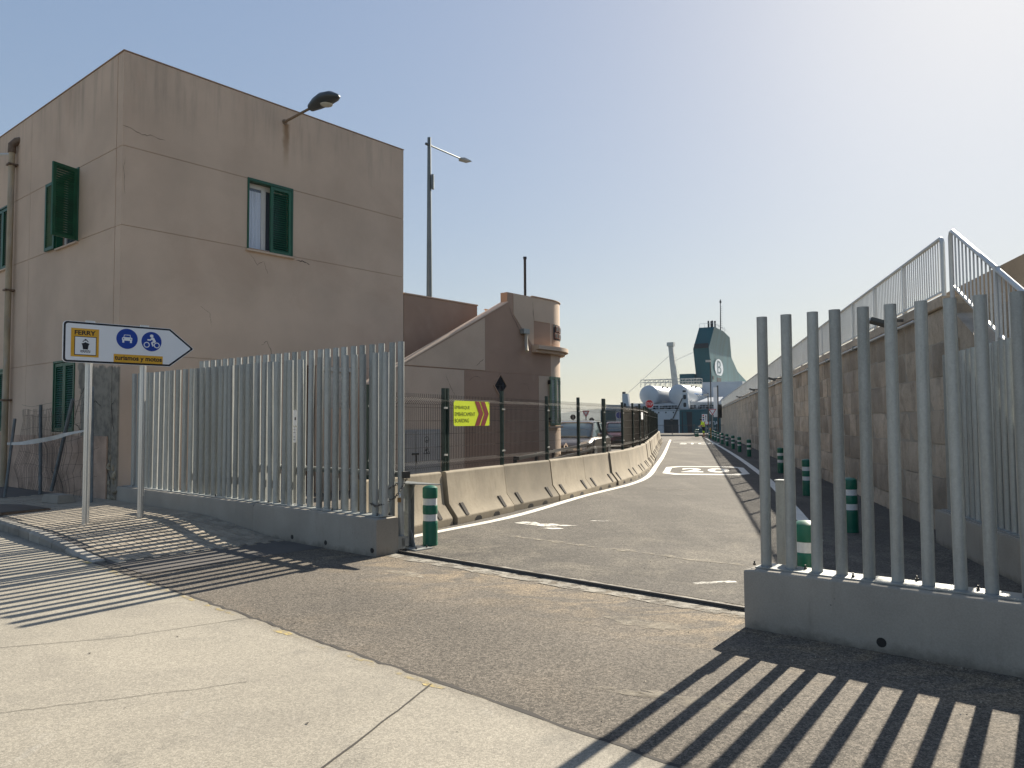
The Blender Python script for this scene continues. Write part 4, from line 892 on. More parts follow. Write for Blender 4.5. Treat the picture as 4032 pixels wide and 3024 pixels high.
d, cx_, cz_ = disc(.575, .345, .148); k_ = .14
flat(S2([(-.5, -.15), (-.5, .1), (-.36, .16), (-.30, .42), (.30, .42), (.36, .16), (.5, .1), (.5, -.15), (.47, -.18), (.47, -.42), (.28, -.42), (.28, -.2), (-.28, -.2), (-.28, -.42), (-.47, -.42), (-.47, -.18)]), Y3).build('car_symbol', 'white_sheet', d)
flat(S2([(-.30, .17), (-.25, .36), (.25, .36), (.30, .17)]), Y4).build('car_symbol', 'sign_blue', d)
for sx in (-.36, .36): flat([(cx_ + sx * k_ + x, cz_ - .02 * k_ + z) for x, z in ring(0, 0, .008, 12)], Y4).build('car_symbol', 'sign_blue', d)
d, cx_, cz_ = disc(.812, .375, .145); k_ = .145
for sx in (-.48, .52):
    flat([(cx_ + sx * k_ + x, cz_ - .36 * k_ + z) for x, z in ring(0, 0, .043, 24)], Y3).build('wheel_symbol', 'white_sheet', d)
    flat([(cx_ + sx * k_ + x, cz_ - .36 * k_ + z) for x, z in ring(0, 0, .030, 24)], Y4).build('wheel_symbol', 'sign_blue', d)
flat(S2([(-.42, .12), (-.40, .24), (-.15, .22), (.0, .42), (.18, .44), (.30, .30), (.44, .0), (.30, -.12), (.12, -.12), (.22, -.42), (.10, -.52), (-.06, -.12), (.06, .0), (.16, .06), (.04, .2), (-.1, .08), (-.36, .08)]), Y3).build('rider_symbol', 'white_sheet', d)
flat([(cx_ - .0 + x * 1.1, cz_ + .58 * k_ + z) for x, z in ring(0, 0, .023, 16)], Y3).build('rider_symbol', 'white_sheet', d)
pl = flat([(PX(.452), PZ(.742)), (PX(.927), PZ(.742)), (PX(.927), PZ(.945)), (PX(.452), PZ(.945))], Y1).build('lower_plate', 'sign_yellow', sg)
text_mb('turismos y motos', PX(.462), PX(.918), PZ(.925), PZ(.775), Y2, bold=.03).build('lettering', 'sign_black', pl)

# ------------------------------------------------------------------ temporary mesh fence and tape by the far corner
TF = (-9.38, 15.42, .18); TFR = -39.8
tf = thing('mesh_barrier', 'bent old wire mesh barrier with leaning posts by the building corner', 'fence', TF, TFR)
Rm = random.Random(3); m = MB()
def warp(x, z): return (x + .03 * math.sin(z * 5 + x * 3) + .015 * math.sin(x * 17), .05 * math.sin(x * 2.3 + z * 3) + .02 * math.sin(z * 9), z)
for i in range(60):
    x = -1.3 + i * .062 + Rm.uniform(-.012, .012); zt = 1.72 + .04 * math.sin(i) if x < 1.3 else 1.9 + .05 * math.sin(i); pts = []
    z = .05
    while z < zt:
        kk = .03 if (abs(z - .5) < .06 or abs(z - 1.05) < .06 or abs(z - 1.6) < .06) else 0
        p = warp(x, z); pts.append((p[0] + kk, p[1] - kk, p[2])); z += .11
    if i < 40 or i % 4 == 0: m.tube(pts, .0028, 4)
for zz in (.08, .3, .55, .8, 1.05, 1.3, 1.55, 1.68, 1.78):
    m.tube([(lambda p: (p[0], p[1], p[2] + .03 * math.sin(p[0] * 3 + zz * 7) + .09 * max(0, p[0] - .8)))(warp(-1.3 + 3.8 * k / 26, zz)) for k in range(27)], .003, 4)
m.build('wire_mesh', 'old_wire', tf)
MB().cyl((0, -.03, .0), (-.12, -.02, 1.78), .032, n=10).build('post', 'old_post', tf)
MB().cyl((.66, -.06, .1), (1.35, .03, 1.86), .034, n=10).build('post', 'old_post', tf)
MB().cyl((.14, -.69, .0), (.30, -.6, 1.5), .026, n=10).build('post', 'old_post', tf)
MB().cyl((2.62, -.1, .0), (2.56, -.1, 2.05), .024, n=10).build('post', 'old_post', tf)
fb = thing('foot_block', 'grey concrete block foot under the leaning mesh posts', 'block', ab(-12.62, -.62, .17), FR + 8)
MB().add([(-.3, -.16, 0), (.3, -.16, 0), (.3, .16, 0), (-.3, .16, 0), (-.27, -.13, .15), (.27, -.13, .15), (.27, .13, .15), (-.27, .13, .15)],
         [(0, 3, 2, 1), (4, 5, 6, 7), (0, 1, 5, 4), (1, 2, 6, 5), (2, 3, 7, 6), (3, 0, 4, 7)]).build('block', 'concrete', fb, bevel=.012)
tp = thing('barrier_tape', 'strip of whitish barrier tape tied across the mesh barrier', 'tape', TF, TFR)
m = MB(); n = 40; A = []; B = []
for i in range(n + 1):
    t = i / n; x = .16 + 2.35 * t; z = 1.02 + .26 * t - .08 * math.sin(math.pi * t) * (1 - t); wd = .022 + .022 * math.sin(math.pi * min(1, t * 1.1)) ; tw = .5 * math.sin(t * 9)
    y = -.68 + .55 * t + .02 * math.sin(t * 14) ; A.append((x, y - wd * math.sin(tw) * .4, z - wd * abs(math.cos(tw)))); B.append((x, y + wd * math.sin(tw) * .4, z + wd * abs(math.cos(tw))))
m.add(A + B, [(i, i + 1, n + 2 + i, n + 1 + i) for i in range(n)]).build('strip', 'tape', tp)
x, y, z = B[-1]; MB().add([(x, y, z), (x + .03, y - .01, z - .05), (x + .1, y, z - .17), (x + .06, y, z - .1)], [(0, 1, 2, 3)]).build('loose_end', 'tape', tp)

# ------------------------------------------------------------------ concrete barriers along the curving road
front = [(-1.77, 10.05), (-.861, 11.77), (.036, 13.49), (.933, 15.20), (1.748, 16.95), (2.562, 18.78), (3.291, 20.72)]
az = 18.0
while front[-1][1] < 58:
    az = max(11.6, az - 1.6); front.append((front[-1][0] + 2.0 * math.sin(rad(az)), front[-1][1] + 2.0 * math.cos(rad(az))))
def barrier_mesh(L):
    m = MB(); g = .011
    prof = [(0, 0), (0, .11), (.15, .31), (.205, .78), (.225, .80), (.355, .80), (.375, .78), (.43, .31), (.58, .11), (.58, 0)]   # y depth, z
    m.prism(prof, g, L - g, 'x'); return m
BAR = {}
def get_bar(L):
    k = round(L, 1)
    if k not in BAR:
        me = barrier_mesh(k).mesh('body', 'barrier_concrete', bevel=.006)
        sl1 = MB()
        for x in (0.,):                        # slanted lifting slots and drainage notches as dark pockets
            sl1.add([(x, .012, .12), (x + .09, .012, .12), (x + .09, .135, .30), (x, .135, .30), (x, .03, .115), (x + .09, .03, .115), (x + .09, .16, .295), (x, .16, .295)],
                    [(0, 1, 2, 3), (4, 5, 6, 7), (0, 1, 5, 4), (1, 2, 6, 5), (2, 3, 7, 6), (3, 0, 4, 7)])
        a_ = sl1.mesh('lifting_slot', 'crack_dark')
        nn = MB()
        for x in (0.,): nn.prism([(x, -.001), (x + .2, -.001), (x + .2, .045), (x + .15, .075), (x + .05, .075), (x, .045)], -.003, .01)
        BAR[k] = (me, a_, nn.mesh('drain_notch', 'black'))
    return BAR[k]
def seg_frame(p, q):
    d = Vector((q[0] - p[0], q[1] - p[1])); return math.degrees(math.atan2(d.y, d.x)), d.length
BSEG = []
for i in range(len(front) - 1):
    rz, L = seg_frame(front[i], front[i + 1]); me, a_, nn = get_bar(L)
    lab = 'weathered concrete road barrier in the row under the mesh fence' if i else 'concrete road barrier at the gate end of the row'
    b_ = thing('concrete_barrier', lab, 'barrier', (front[i][0] + R.uniform(-.02, .02), front[i][1], 0), rz + R.uniform(-.5, .5), 'concrete barriers along the road' if i else None)
    link('body', me, b_); k_ = round(L, 1)
    for x in (.28, k_ - .38): link('lifting_slot', a_, b_, (x, -.014, .004))
    for x in (.55, k_ - .75): link('drain_notch', nn, b_, (x, 0, 0))
    BSEG.append((front[i], rz, L))
# slanting side is -y local (towards the road)?  rz follows the row into the port, road lies on its right = -y local

# ------------------------------------------------------------------ welded mesh fence standing on the barriers
def along(s):                                            # point on the barrier centre line at arc length s
    for (p, rz, L) in BSEG:
        if s <= L: break
        s -= L
    c, n_ = math.cos(rad(rz)), math.sin(rad(rz)); return (p[0] + c * s - n_ * .29, p[1] + n_ * s + c * .29), rz
ps = [.2, 2.06, 3.96, 5.86, 7.68, 9.52, 11.6] + [13.6 + 2.05 * k for k in range(17)]
mf = thing('mesh_fence', 'green posted welded wire fence standing on the concrete barriers', 'fence')
for i, s in enumerate(ps):
    p, rz = along(s)
    for dx in ((0., .085) if i in (1, 5, 9, 12) else (0.,)):
        pm_ = MB().box(-.03 + dx, .03 + dx, -.03, .03, .79, 2.07 + .02 * ((i * 7) % 3)).build('post', 'post_green', mf, bevel=.004); pm_.location = (*p, 0); pm_.rotation_euler = (0, 0, rad(rz))
    for z in (1.05, 1.78):
        o = MB().box(-.05, .05, -.045, -.03, z - .015, z + .015).build('clip', 'clip', mf, bevel=.004); o.location = (*p, 0); o.rotation_euler = (0, 0, rad(rz))
    if i + 1 < len(ps):
        q, _ = along(ps[i + 1]); r2, L = seg_frame(p, q); far_ = p[1] > 30
        m = MB(); x = .03
        while x < L - .02:
            if far_: m.tube([(x, 0, .83), (x, 0, 1.98)], .003, 4)
            else: m.tube([(x, 0, .83), (x, -.0, .88), (x, -.045, .93), (x, 0, .98), (x, 0, 1.83), (x, -.045, 1.88), (x, 0, 1.93), (x, 0, 1.985)], .0030, 4)
            x += .05 if not far_ else .1
        for z in (.88, .98, 1.18, 1.38, 1.58, 1.78, 1.83, 1.93): m.tube([(0, 0, z), (L, 0, z)], .0034, 4)
        o = m.build('mesh_panel', 'wire', mf); o.location = (*p, 0); o.rotation_euler = (0, 0, rad(r2))
        if i >= 6:
            o = MB().box(.03, L - .03, .012, .018, .86, 1.94).build('privacy_screen', 'screen_brown', mf); o.location = (*p, 0); o.rotation_euler = (0, 0, rad(r2))
p, rz = along(ps[1]); q, _ = along(ps[2]); r2, L = seg_frame(p, q)
bn = thing('boarding_banner', 'yellow boarding banner with red chevrons tied to the mesh fence', 'sign', (*p, 0), r2)
X0, X1, Z0, Z1 = .20, 1.35, 1.495, 1.90
MB().box(X0, X1, -.058, -.054, Z0, Z1).build('sheet', 'banner_yellow', bn)
for j, (wd, tx) in enumerate((('EMBARQUE', .49), ('EMBARCAMENT', .665), ('BOARDING', .465))):
    zt = Z1 - .08 - j * .103; text_mb(wd, X0 + .03, X0 + tx, zt - .062, zt, -.0588, bold=.0).build('lettering', 'sign_black', bn)
zm = (Z0 + Z1) / 2
for x in (.655, .84): flat([(X0 + x, Z1 - .002), (X0 + x + .15, Z1 - .002), (X0 + x + .285, zm), (X0 + x + .15, Z0 + .002), (X0 + x, Z0 + .002), (X0 + x + .13, zm)], -.0588).build('chevron', 'banner_red', bn)
for x in (X0 + .01, X1 - .01):
    for z in (Z0 + .01, Z1 - .01): MB().lathe([(.011, 0), (.011, .004)], 8, (0, 0, 0)).build('eyelet', 'clip', bn).matrix_local = Matrix.Translation((x, -.059, z)) @ Matrix.Rotation(rad(90), 4, 'X')
p, rz = along(ps[8])
wn_ = thing('notice_board', 'small white notice fixed high on the brown fence screen', 'notice', (*p, 0), rz)
MB().box(.3, .95, -.03, -.024, 1.62, 1.85).build('sheet', 'paper', wn_)

# ------------------------------------------------------------------ bollards
def bollard(loc, label, group=None):
    b = thing('bollard', label, 'bollard', (*loc, 0), R.uniform(0, 360), group); k = len(BOL)
    for nm, me in BOLM: link(nm, me, b)
    b.rotation_euler.x = R.uniform(-.012, .012); b.rotation_euler.y = R.uniform(-.012, .012)
    BOL.append(b); return b
BOL = []
BOLM = [('body', MB().lathe([(.093, 0), (.096, .03), (.093, .05), (.094, .06), (.096, .27), (.094, .30), (.0885, .31), (.088, .395), (.093, .40), (.095, .42), (.095, .49), (.092, .505), (.0885, .51), (.088, .595), (.093, .60)], 24).mesh('body', 'bollard_green')),
        ('band', MB().lathe([(.0895, .312), (.0895, .394)], 24).mesh('band', 'bollard_band')), ('band', MB().lathe([(.0895, .512), (.0895, .594)], 24).mesh('band', 'bollard_band')),
        ('cap', MB().lathe([(.094, .60), (.096, .61), (.096, .715), (.092, .73), (.06, .75), (.02, .757)], 24).mesh('cap', 'bollard_green'))]
bollard((-1.049, 9.84), 'green bollard with two white bands beside the guide post')
bollard((2.33, 6.17), 'green bollard with white bands beside the stubby gate stop post')
bollard((4.69, 10.75), 'green bollard alone in the shade near the foot of the stone stairs')
for p in ((6.10, 16.02), (7.95, 22.9), (10.27, 33.5), (11.32, 38.47), (12.21, 42.7), (13.21, 47.5), (14.06, 51.7), (15.0, 56.2), (15.9, 60.4), (16.8, 64.6), (17.7, 69.2)):
    bollard(p, 'green bollard in the long row along the stone wall', 'bollards along the stone wall')
for p in ((18.2, 76.5), (18.42, 76.6)): bollard(p, 'green bollard of the pair at the road end beside the worker', 'pair of bollards at the road end')

# ------------------------------------------------------------------ road signs at the far end
def roundel(name, label, loc, rz, poly_o, mat_o, poly_i, mat_i, zc, post, back=None):
    s = thing(name, label, 'road sign', loc, rz)
    MB().cyl((0, .02, 0), (0, .02, post), .035, n=8).build('post', 'galvanised', s)
    if back: flat([(x, z + zc) for x, z in back], -.012, .006).build('backing_disc', 'white_sheet', s)
    MB().prism([(x, z + zc) for x, z in poly_o], -.025, -.02).build('plate', mat_o, s)
    if poly_i: flat([(x, z + zc) for x, z in poly_i], -.027).build('face', mat_i, s)
    return s
s = roundel('stop_sign', 'red octagonal STOP sign above the brown fence screens', (9.81, 55., 0), -10, ring(0, 0, .32, 8, math.pi / 8), 'white_sheet', ring(0, 0, .295, 8, math.pi / 8), 'sign_red', 2.80, 2.9)
text_mb('STOP', -.25, .25, 2.70, 2.90, -.029, bold=.0).build('lettering', 'white_sheet', s)
tri = lambda r: [(-r, r * .55), (r, r * .55), (0, -r * 1.12)]
roundel('yield_sign', 'red and white give way triangle by the end of the stone wall', (18.21, 70., 0), -14, tri(.34), 'sign_red', tri(.235), 'white_sheet', 2.46, 2.6, ring(0, -.06, .28))
roundel('yield_sign', 'give way triangle standing behind the parked cars', (4.31, 45., 0), -6, tri(.21), 'sign_red', tri(.13), 'white_sheet', 2.08, 2.2, ring(0, -.03, .17))
s = thing('round_sign', 'dark back of a round road sign behind the parked cars', 'road sign', (4.66, 45.2, 0), -6)
MB().cyl((0, 0, 0), (0, 0, 1.75), .03, n=8).build('post', 'galvanised', s); MB().prism(ring(0, 1.66, .14), -.02, -.01).build('plate', 'lamp_dark', s)
s = thing('round_sign', 'dark round sign back above the grey car roof', 'road sign', (2.92, 37., 0), -4)
MB().cyl((0, 0, 0), (0, 0, 1.9), .03, n=8).build('post', 'galvanised', s); MB().prism(ring(0, 1.78, .13), -.02, -.01).build('plate', 'black', s)
s = thing('round_sign', 'blue mandatory disc seen beside the fence post by the cars', 'road sign', (8.35, 60., 0), -8)
MB().cyl((0, 0, 0), (0, 0, 2.3), .03, n=8).build('post', 'galvanised', s); flat(ring(0, 2.05, .3), -.01, .01).build('plate', 'white_sheet', s); flat(ring(0, 2.05, .26), -.021).build('face', 'sign_blue', s)
s = thing('lane_sign', 'white lane board with black arrow and small pictograms above the worker', 'road sign', (17.98, 72., 0), -14)
MB().cyl((.12, .03, 0), (.12, .03, 2.2), .035, n=8).build('post', 'galvanised', s); MB().box(-.24, .24, -.02, .0, 1.52, 2.2).build('board', 'white_sheet', s, bevel=.006)
flat([(.09, 1.6), (.13, 1.6), (.13, 1.98), (.18, 1.98), (.11, 2.12), (.04, 1.98), (.09, 1.98)], -.0215).build('arrow', 'sign_black', s)
for z, mt in ((2.02, 'sign_red'), (1.82, 'post_green'), (1.62, 'sign_blue')): flat([(-.18, z), (-.04, z), (-.04, z + .13), (-.18, z + .13)], -.0215).build('pictogram', mt, s)
flat(ring(.17, 1.38, .2), -.01, .008).build('limit_disc', 'sign_red', s); flat(ring(.17, 1.38, .155), -.0195).build('limit_face', 'white_sheet', s)
s = thing('lamp_mast', 'dark and white mast with a box at the end of the stone wall', 'mast', (22.9, 85.5, 0))
MB().box(-.12, .02, -.08, .08, 0, 5.5).build('mast', 'dark_steel', s); MB().box(-.5, -.13, -.1, .1, 2.0, 5.3).build('sign_panel', 'white_sheet', s); MB().box(.03, .35, -.15, .2, 1.9, 3.4).build('box', 'black', s)
s = thing('cone_barrier', 'orange plastic road divider standing behind the far bollards', 'barrier', (18.6, 72.4, 0))
MB().lathe([(.1, 0), (.09, .1), (.07, .5), (.06, .9)], 12).build('body', 'sign_yellow', s)
s = thing('quay_kerb', 'low concrete kerb wall across the end of the road', 'wall', (18.2, 80., 0), -10)
MB().box(-5, 5, 0, .5, 0, .16).build('kerb', 'concrete', s, bevel=.02)
s = thing('quay_fence', 'dark wire fence along the quay in front of the ferry', 'fence', (15.5, 86.5, 0), -8)
m = MB()
for i in range(0, 100): m.cyl((i * .12, 0, .1), (i * .12, 0, 1.1), .008, n=4)
m.build('wires', 'dark_steel', s)
for z in (.1, 1.1): MB().box(0, 12, -.02, .02, z, z + .04).build('rail', 'dark_steel', s)
for i in range(6): MB().box(i * 2.4 - .04, i * 2.4 + .04, -.04, .04, 0, 1.2).build('post', 'dark_steel', s)
s = thing('car_park_rail', 'dark horizontal guard rails behind the mesh fence', 'guard rail', (.6, 19.0, 0), 76)
for z in (.5, .72): MB().box(-2, 12, -.03, .03, z, z + .07).build('rail', 'black', s)
for i in range(7): MB().box(-2 + i * 2.2, -1.92 + i * 2.2, .03, .1, 0, .8).build('post', 'black', s)

# ------------------------------------------------------------------ parked cars (front faces -y)
def car(name, label, loc, rz, paint, H=1.6, emblem='diamond'):
    c = thing(name, label, 'car', (*loc, 0), rz); k = H / 1.6
    def sec(y, hw, zb, zt):
        h = [(0, zt), (hw * .6, zt - .005), (hw * .88, zt - .04), (hw * .98, zt - .13), (hw, (zb + zt) / 2 + .05), (hw * .985, zb + .14), (hw * .93, zb)]
        return [(x, y, z * k) for x, z in h] + [(-x, y, z * k) for x, z in h[::-1] if x > 0]
    st = [(0, .62, .36, .60), (.04, .76, .24, .72), (.16, .83, .2, .80), (.45, .87, .19, .88), (.85, .89, .19, .98), (1.15, .9, .19, 1.03), (2.6, .91, .19, 1.04), (3.7, .9, .2, 1.03), (4.15, .86, .24, 1.0), (4.28, .75, .34, .9)]
    MB().loft([sec(*s_) for s_ in st]).build('body', paint, c, ang=40)
    def cab(y, wb, wr, zr, zb=1.0): return [(-wb, y, zb * k), (-wr, y + (0), (zr - .05) * k), (-wr * .8, y, zr * k), (wr * .8, y, zr * k), (wr, y, (zr - .05) * k), (wb, y, zb * k)]
    MB().loft([cab(.86, .70, .66, 1.03), cab(1.2, .78, .68, 1.30), cab(1.6, .82, .66, 1.535), cab(2.2, .83, .67, 1.59), cab(3.4, .82, .66, 1.55), cab(3.95, .78, .66, 1.30), cab(4.2, .74, .68, 1.03)]).build('windows', 'car_glass', c, ang=40)
    MB().loft([[(-w_, y, z * k), (-w_ * .8, y, (z + .045) * k), (w_ * .8, y, (z + .045) * k), (w_, y, z * k)] for y, w_, z in ((1.56, .66, 1.50), (1.7, .675, 1.535), (2.3, .685, 1.555), (3.4, .67, 1.515), (3.75, .66, 1.42))]).build('roof', paint, c, ang=40)
    for sx in (-1, 1):
        MB().tube([(sx * .75, .88, 1.02 * k), (sx * .735, 1.22, 1.285 * k), (sx * .68, 1.58, 1.505 * k)], .035, 6).build('pillar', paint, c)
        MB().tube([(sx * .85, 2.35, 1.02 * k), (sx * .69, 2.4, 1.54 * k)], .04, 6).build('pillar', 'car_black', c)
        MB().tube([(sx * .84, 3.45, 1.02 * k), (sx * .69, 3.35, 1.50 * k)], .06, 6).build('pillar', paint, c)
        mi = MB().lathe([(.02, -.09), (.085, -.06), (.1, 0), (.085, .07), (.02, .1)], 10).build('mirror', paint, c, ang=50); mi.location = (sx * 1.0, 1.2, 1.06 * k); mi.scale = (1.1, .6, .8)
        MB().prism([(sx * .40, .70 * k), (sx * .50, .79 * k), (sx * .74, .85 * k), (sx * .82, .80 * k), (sx * .70, .70 * k), (sx * .5, .66 * k)], .015, .2).build('headlight', 'headlight', c, bevel=.01)
        MB().box(sx * .62 - .08, sx * .62 + .08, .0, .06, .34 * k, .42 * k).build('fog_lamp', 'car_black', c)
        for y in (.85, 3.5):
            wh = MB().lathe([(.2, -.1), (.3, -.1), (.33, -.07), (.33, .07), (.3, .1), (.2, .1)], 22).build('wheel', 'tyre', c); wh.location = (sx * .82, y, .33); wh.rotation_euler = (0, rad(90), 0)
            MB().lathe([(.03, -.105), (.2, -.102), (.21, 0), (.2, .102), (.03, .105)], 14).build('rim', 'rim', wh)
    MB().prism([(-.40, .60 * k), (.40, .60 * k), (.36, .69 * k), (-.36, .69 * k)], -.012, .05).build('grille', 'car_black', c)
    MB().prism([(-.6, .30 * k), (.6, .30 * k), (.5, .46 * k), (-.5, .46 * k)], -.012, .05).build('lower_intake', 'car_black', c)
    MB().box(-.26, .26, -.025, .0, .47 * k, .57 * k).build('number_plate', 'lamp_dark', c)
    if emblem == 'diamond':
        o4 = [(0, .80 * k), (-.085, .66 * k), (0, .52 * k), (.085, .66 * k)]; i4 = [(0, .75 * k), (-.045, .66 * k), (0, .57 * k), (.045, .66 * k)]
        ringplate(o4, i4, -.03).build('emblem', 'chrome', c)
    MB().tube([(-.6, .02, .5 * k), (0, -.02, .465 * k), (.6, .02, .5 * k)], .012, 6).build('chrome_strip', 'chrome', c)
    return c
car('parked_car', 'dark grey minivan with chrome emblem parked beside the turret', (1.95, 28.0), -18, 'car_grey')
car('parked_car', 'dark red car parked behind the fence beyond the grey minivan', (6.25, 44.5), -4, 'car_red', 1.55, None)

# ------------------------------------------------------------------ worker
pw = thing('person', 'worker in yellow high-visibility top and dark trousers looking down at a tablet', 'person', (18.34, 73.9, 0), 60)
me = bpy.data.meshes.new('body')
V = [((0, 0, .98), .15), ((.01, 0, 1.2), .145), ((.08, 0, 1.38), .165), ((.16, 0, 1.50), .075), ((.22, 0, 1.56), .07), ((.27, 0, 1.66), .105),
     ((0, .1, .92), .10), ((.03, .11, .52), .065), ((-.02, .11, .1), .05), ((.1, .12, .05), .045), ((0, -.1, .92), .10), ((-.02, -.11, .52), .065), ((-.06, -.11, .1), .05), ((.06, -.12, .05), .045),
     ((.09, .2, 1.40), .07), ((.12, .27, 1.16), .05), ((.36, .16, 1.06), .042), ((.42, .13, 1.06), .035), ((.09, -.2, 1.40), .07), ((.12, -.27, 1.16), .05), ((.36, -.16, 1.06), .042), ((.42, -.13, 1.06), .035)]
E_ = [(0, 1), (1, 2), (2, 3), (3, 4), (4, 5), (0, 6), (6, 7), (7, 8), (8, 9), (0, 10), (10, 11), (11, 12), (12, 13), (2, 14), (14, 15), (15, 16), (16, 17), (2, 18), (18, 19), (19, 20), (20, 21)]
me.from_pydata([v[0] for v in V], E_, [])
tmp = bpy.data.objects.new('tmp', me); COL.objects.link(tmp); sk = tmp.modifiers.new('s', 'SKIN')
for i, sv in enumerate(me.skin_vertices[0].data): sv.radius = (V[i][1], V[i][1] * (.8 if i < 3 else 1)); sv.use_root = (i == 0)
sb = tmp.modifiers.new('d', 'SUBSURF'); sb.levels = 2; sb.render_levels = 2
bm_ = bpy.data.meshes.new_from_object(tmp.evaluated_get(bpy.context.evaluated_depsgraph_get())); bpy.data.objects.remove(tmp)
for n_ in ('skin', 'hivis', 'cloth_dark'): bm_.materials.append(MATS[n_])
for p in bm_.polygons:
    z = p.center.z; x = p.center.x; y = abs(p.center.y); arm = y > .19 or x > .2
    if z > 1.53: k = 0
    elif z > 1.02: k = 0 if (arm and z < 1.2) else 1
    elif z > .62: k = 2
    elif z > .46: k = 1
    elif z > .09: k = 0 if z < .36 else 2
    else: k = 2
    p.material_index = k; p.use_smooth = True
link('body', bm_, pw)
o = MB().lathe([(.03, -.09), (.10, -.05), (.122, .02), (.10, .09), (.04, .12)], 12).build('hair', 'hair_dark', pw, ang=60); o.location = (.255, 0, 1.70); o.rotation_euler = (0, .5, 0)
o = MB().box(-.1, .1, -.14, .14, -.006, .006).build('tablet', 'paper'); o.location = (18.34 + .46 * math.cos(rad(60)), 73.9 + .46 * math.sin(rad(60)), 1.03); o.rotation_euler = (0, -.5, rad(60)); tag(o, 'white tablet held in the hands of the worker', 'tablet')
# turn the worker towards the left of the road
pw.rotation_euler = (0, 0, rad(195)); o.location = (18.34 + .46 * math.cos(rad(195)), 73.9 + .46 * math.sin(rad(195)), 1.03); o.rotation_euler = (0, -.5, rad(195))

# ------------------------------------------------------------------ ferry (x = starboard, y = forward, stern at y = 0)
fy = thing('ferry', 'white and teal car ferry with twin tanks and teal funnel moored at the quay', 'ferry', (36.46, 190., 0), -28)
def fp(name, mb, mat, par=fy, **k): return mb.build(name, mat, par, **k)
MB2 = MB
fp('hull', MB().prism([(-15.7, -2.2), (15.5, -2.2), (15.5, 4.5), (-15.7, 4.5)], .3, 150), 'ship_white')
fp('stern_plating', MB().box(-11.5, .9, 0, .29, -2, 4.5).box(4.6, 4.9, 0, .29, -2, 4.5).box(.9, 4.6, 0, .29, 2.0, 4.5), 'ship_white')
fp('stern_door_opening', MB().box(.9, 4.6, .2, .295, -2, 2.0), 'ship_dark')
fp('stern_door_opening', MB().box(-8, -2, -.02, .1, -2, 1.6), 'ship_dark')
tl = fp('stern_panel', MB().box(4.9, 15.4, -.05, .25, -2, 4.42), 'ship_teal'); tr2 = fp('stern_panel', MB().box(-15.6, -11.6, -.05, .25, .9, 4.4), 'ship_teal')
fp('ramp_recess', MB().box(5.5, 8.0, -.09, -.06, -2, 3.8), 'ship_dark', tl); fp('ramp_leaf', MB().add([(5.9, -.3, -2), (7.0, -.3, -2), (6.6, -.12, 3.7), (5.7, -.12, 3.7)], [(0, 1, 2, 3)]), 'ship_teal', tl)
text_mb('HYPATIA', 10.2, 14.2, .65, 1.55, -.08, bold=.03).build('lettering', 'ship_white', tl)
text_mb('DE ALEJANDRIA', 9.4, 14.4, -.35, .05, -.08, bold=.01).build('lettering', 'ship_white', tl)
fp('window', MB().box(10.2, 11.2, -.08, -.06, 2.6, 3.7), 'ship_teal_light', tl); fp('window', MB().box(12.2, 13.1, -.08, -.06, 2.6, 3.7), 'ship_teal_light', tl)
fp('mooring_deck', MB().box(-15.7, 15.5, .3, 7.5, 4.55, 4.6), 'ship_dark')
fp('superstructure', MB().box(-15.4, 15.2, 3.2, 140, 4.65, 5.9).box(-11, 15.2, 8, 140, 5.9, 6.3), 'ship_white')
for i in range(9): fp('deck_opening', MB().box(-7.6 + i * 2.4, -6.2 + i * 2.4, 3.12, 3.25, 4.8, 5.6), 'ship_dark')
for i in range(12):
    x = -8 + i * 1.9; fp('deck_gear', MB().cyl((x, 1.8, 5.0), (x + .7, 1.8, 5.0), .38 + .1 * (i % 3), n=10), 'ship_dark' if i % 2 else 'dark_steel')
for z in (5.0, 5.5): fp('deck_rail', MB().cyl((-15, .4, z), (15, .4, z), .05, n=5), 'ship_white')
m = MB()
for i in range(40): m.cyl((-15 + i * .77, .4, 4.5), (-15 + i * .77, .4, 5.5), .035, n=4)
fp('rail_stanchions', m, 'ship_white')['kind'] = 'stuff'
for x in (1.5, 3.4, -.3): fp('porthole', MB().cyl((x, -.02, 3.7), (x, .05, 3.7), .2, n=10), 'ship_dark')
fp('hull_stripe', MB().box(-11.4, 4.8, -.02, .0, 4.1, 4.2), 'ship_dark')
fp('stern_tower', MB().prism([(-9.9, 4.5), (-8.0, 4.5), (-8.5, 8.6), (-9.9, 8.6)], .4, 1.6), 'ship_white'); fp('stern_tower', MB().prism([(5.1, 4.5), (7.1, 4.5), (6.8, 8.4), (5.6, 8.4)], .4, 1.6), 'ship_white')
for z in (5.0, 6.9): fp('tower_window', MB().prism(rrect(5.8, 6.5, z, z + 1.1, .3), .3, .41), 'ship_dark'); 
fp('tower_window', MB().prism(rrect(-9.5, -8.9, 5.0, 6.2, .28), .3, .41), 'ship_dark')
for x in (-9.6, 5.9): fp('deck_lamp', MB().box(x - .3, x + .4, .5, 1.2, 8.62, 9.1), 'ship_dark')
fp('crane_boom', MB().cyl((3.3, -.3, 2.2), (5.6, .2, 7.2), .14, n=6), 'dark_steel'); fp('crane_hook', MB().cyl((3.0, -.4, 1.9), (3.0, -.3, 1.9), .35, n=10), 'dark_steel')
fp('side_ramp', MB().add([(8.6, 2.2, 6.25), (14.0, 2.6, 6.3), (14.2, 6, 7.5), (10.4, 6, 7.4)], [(0, 1, 2, 3)]), 'ship_white')
for i in range(6): fp('rail_strut', MB().cyl((8.6 + i * .55, 2.0, 8.1 - .02 * i), (9.2 + i * .55, 3.0, 6.9 + .1 * i), .07, n=5), 'ship_white')
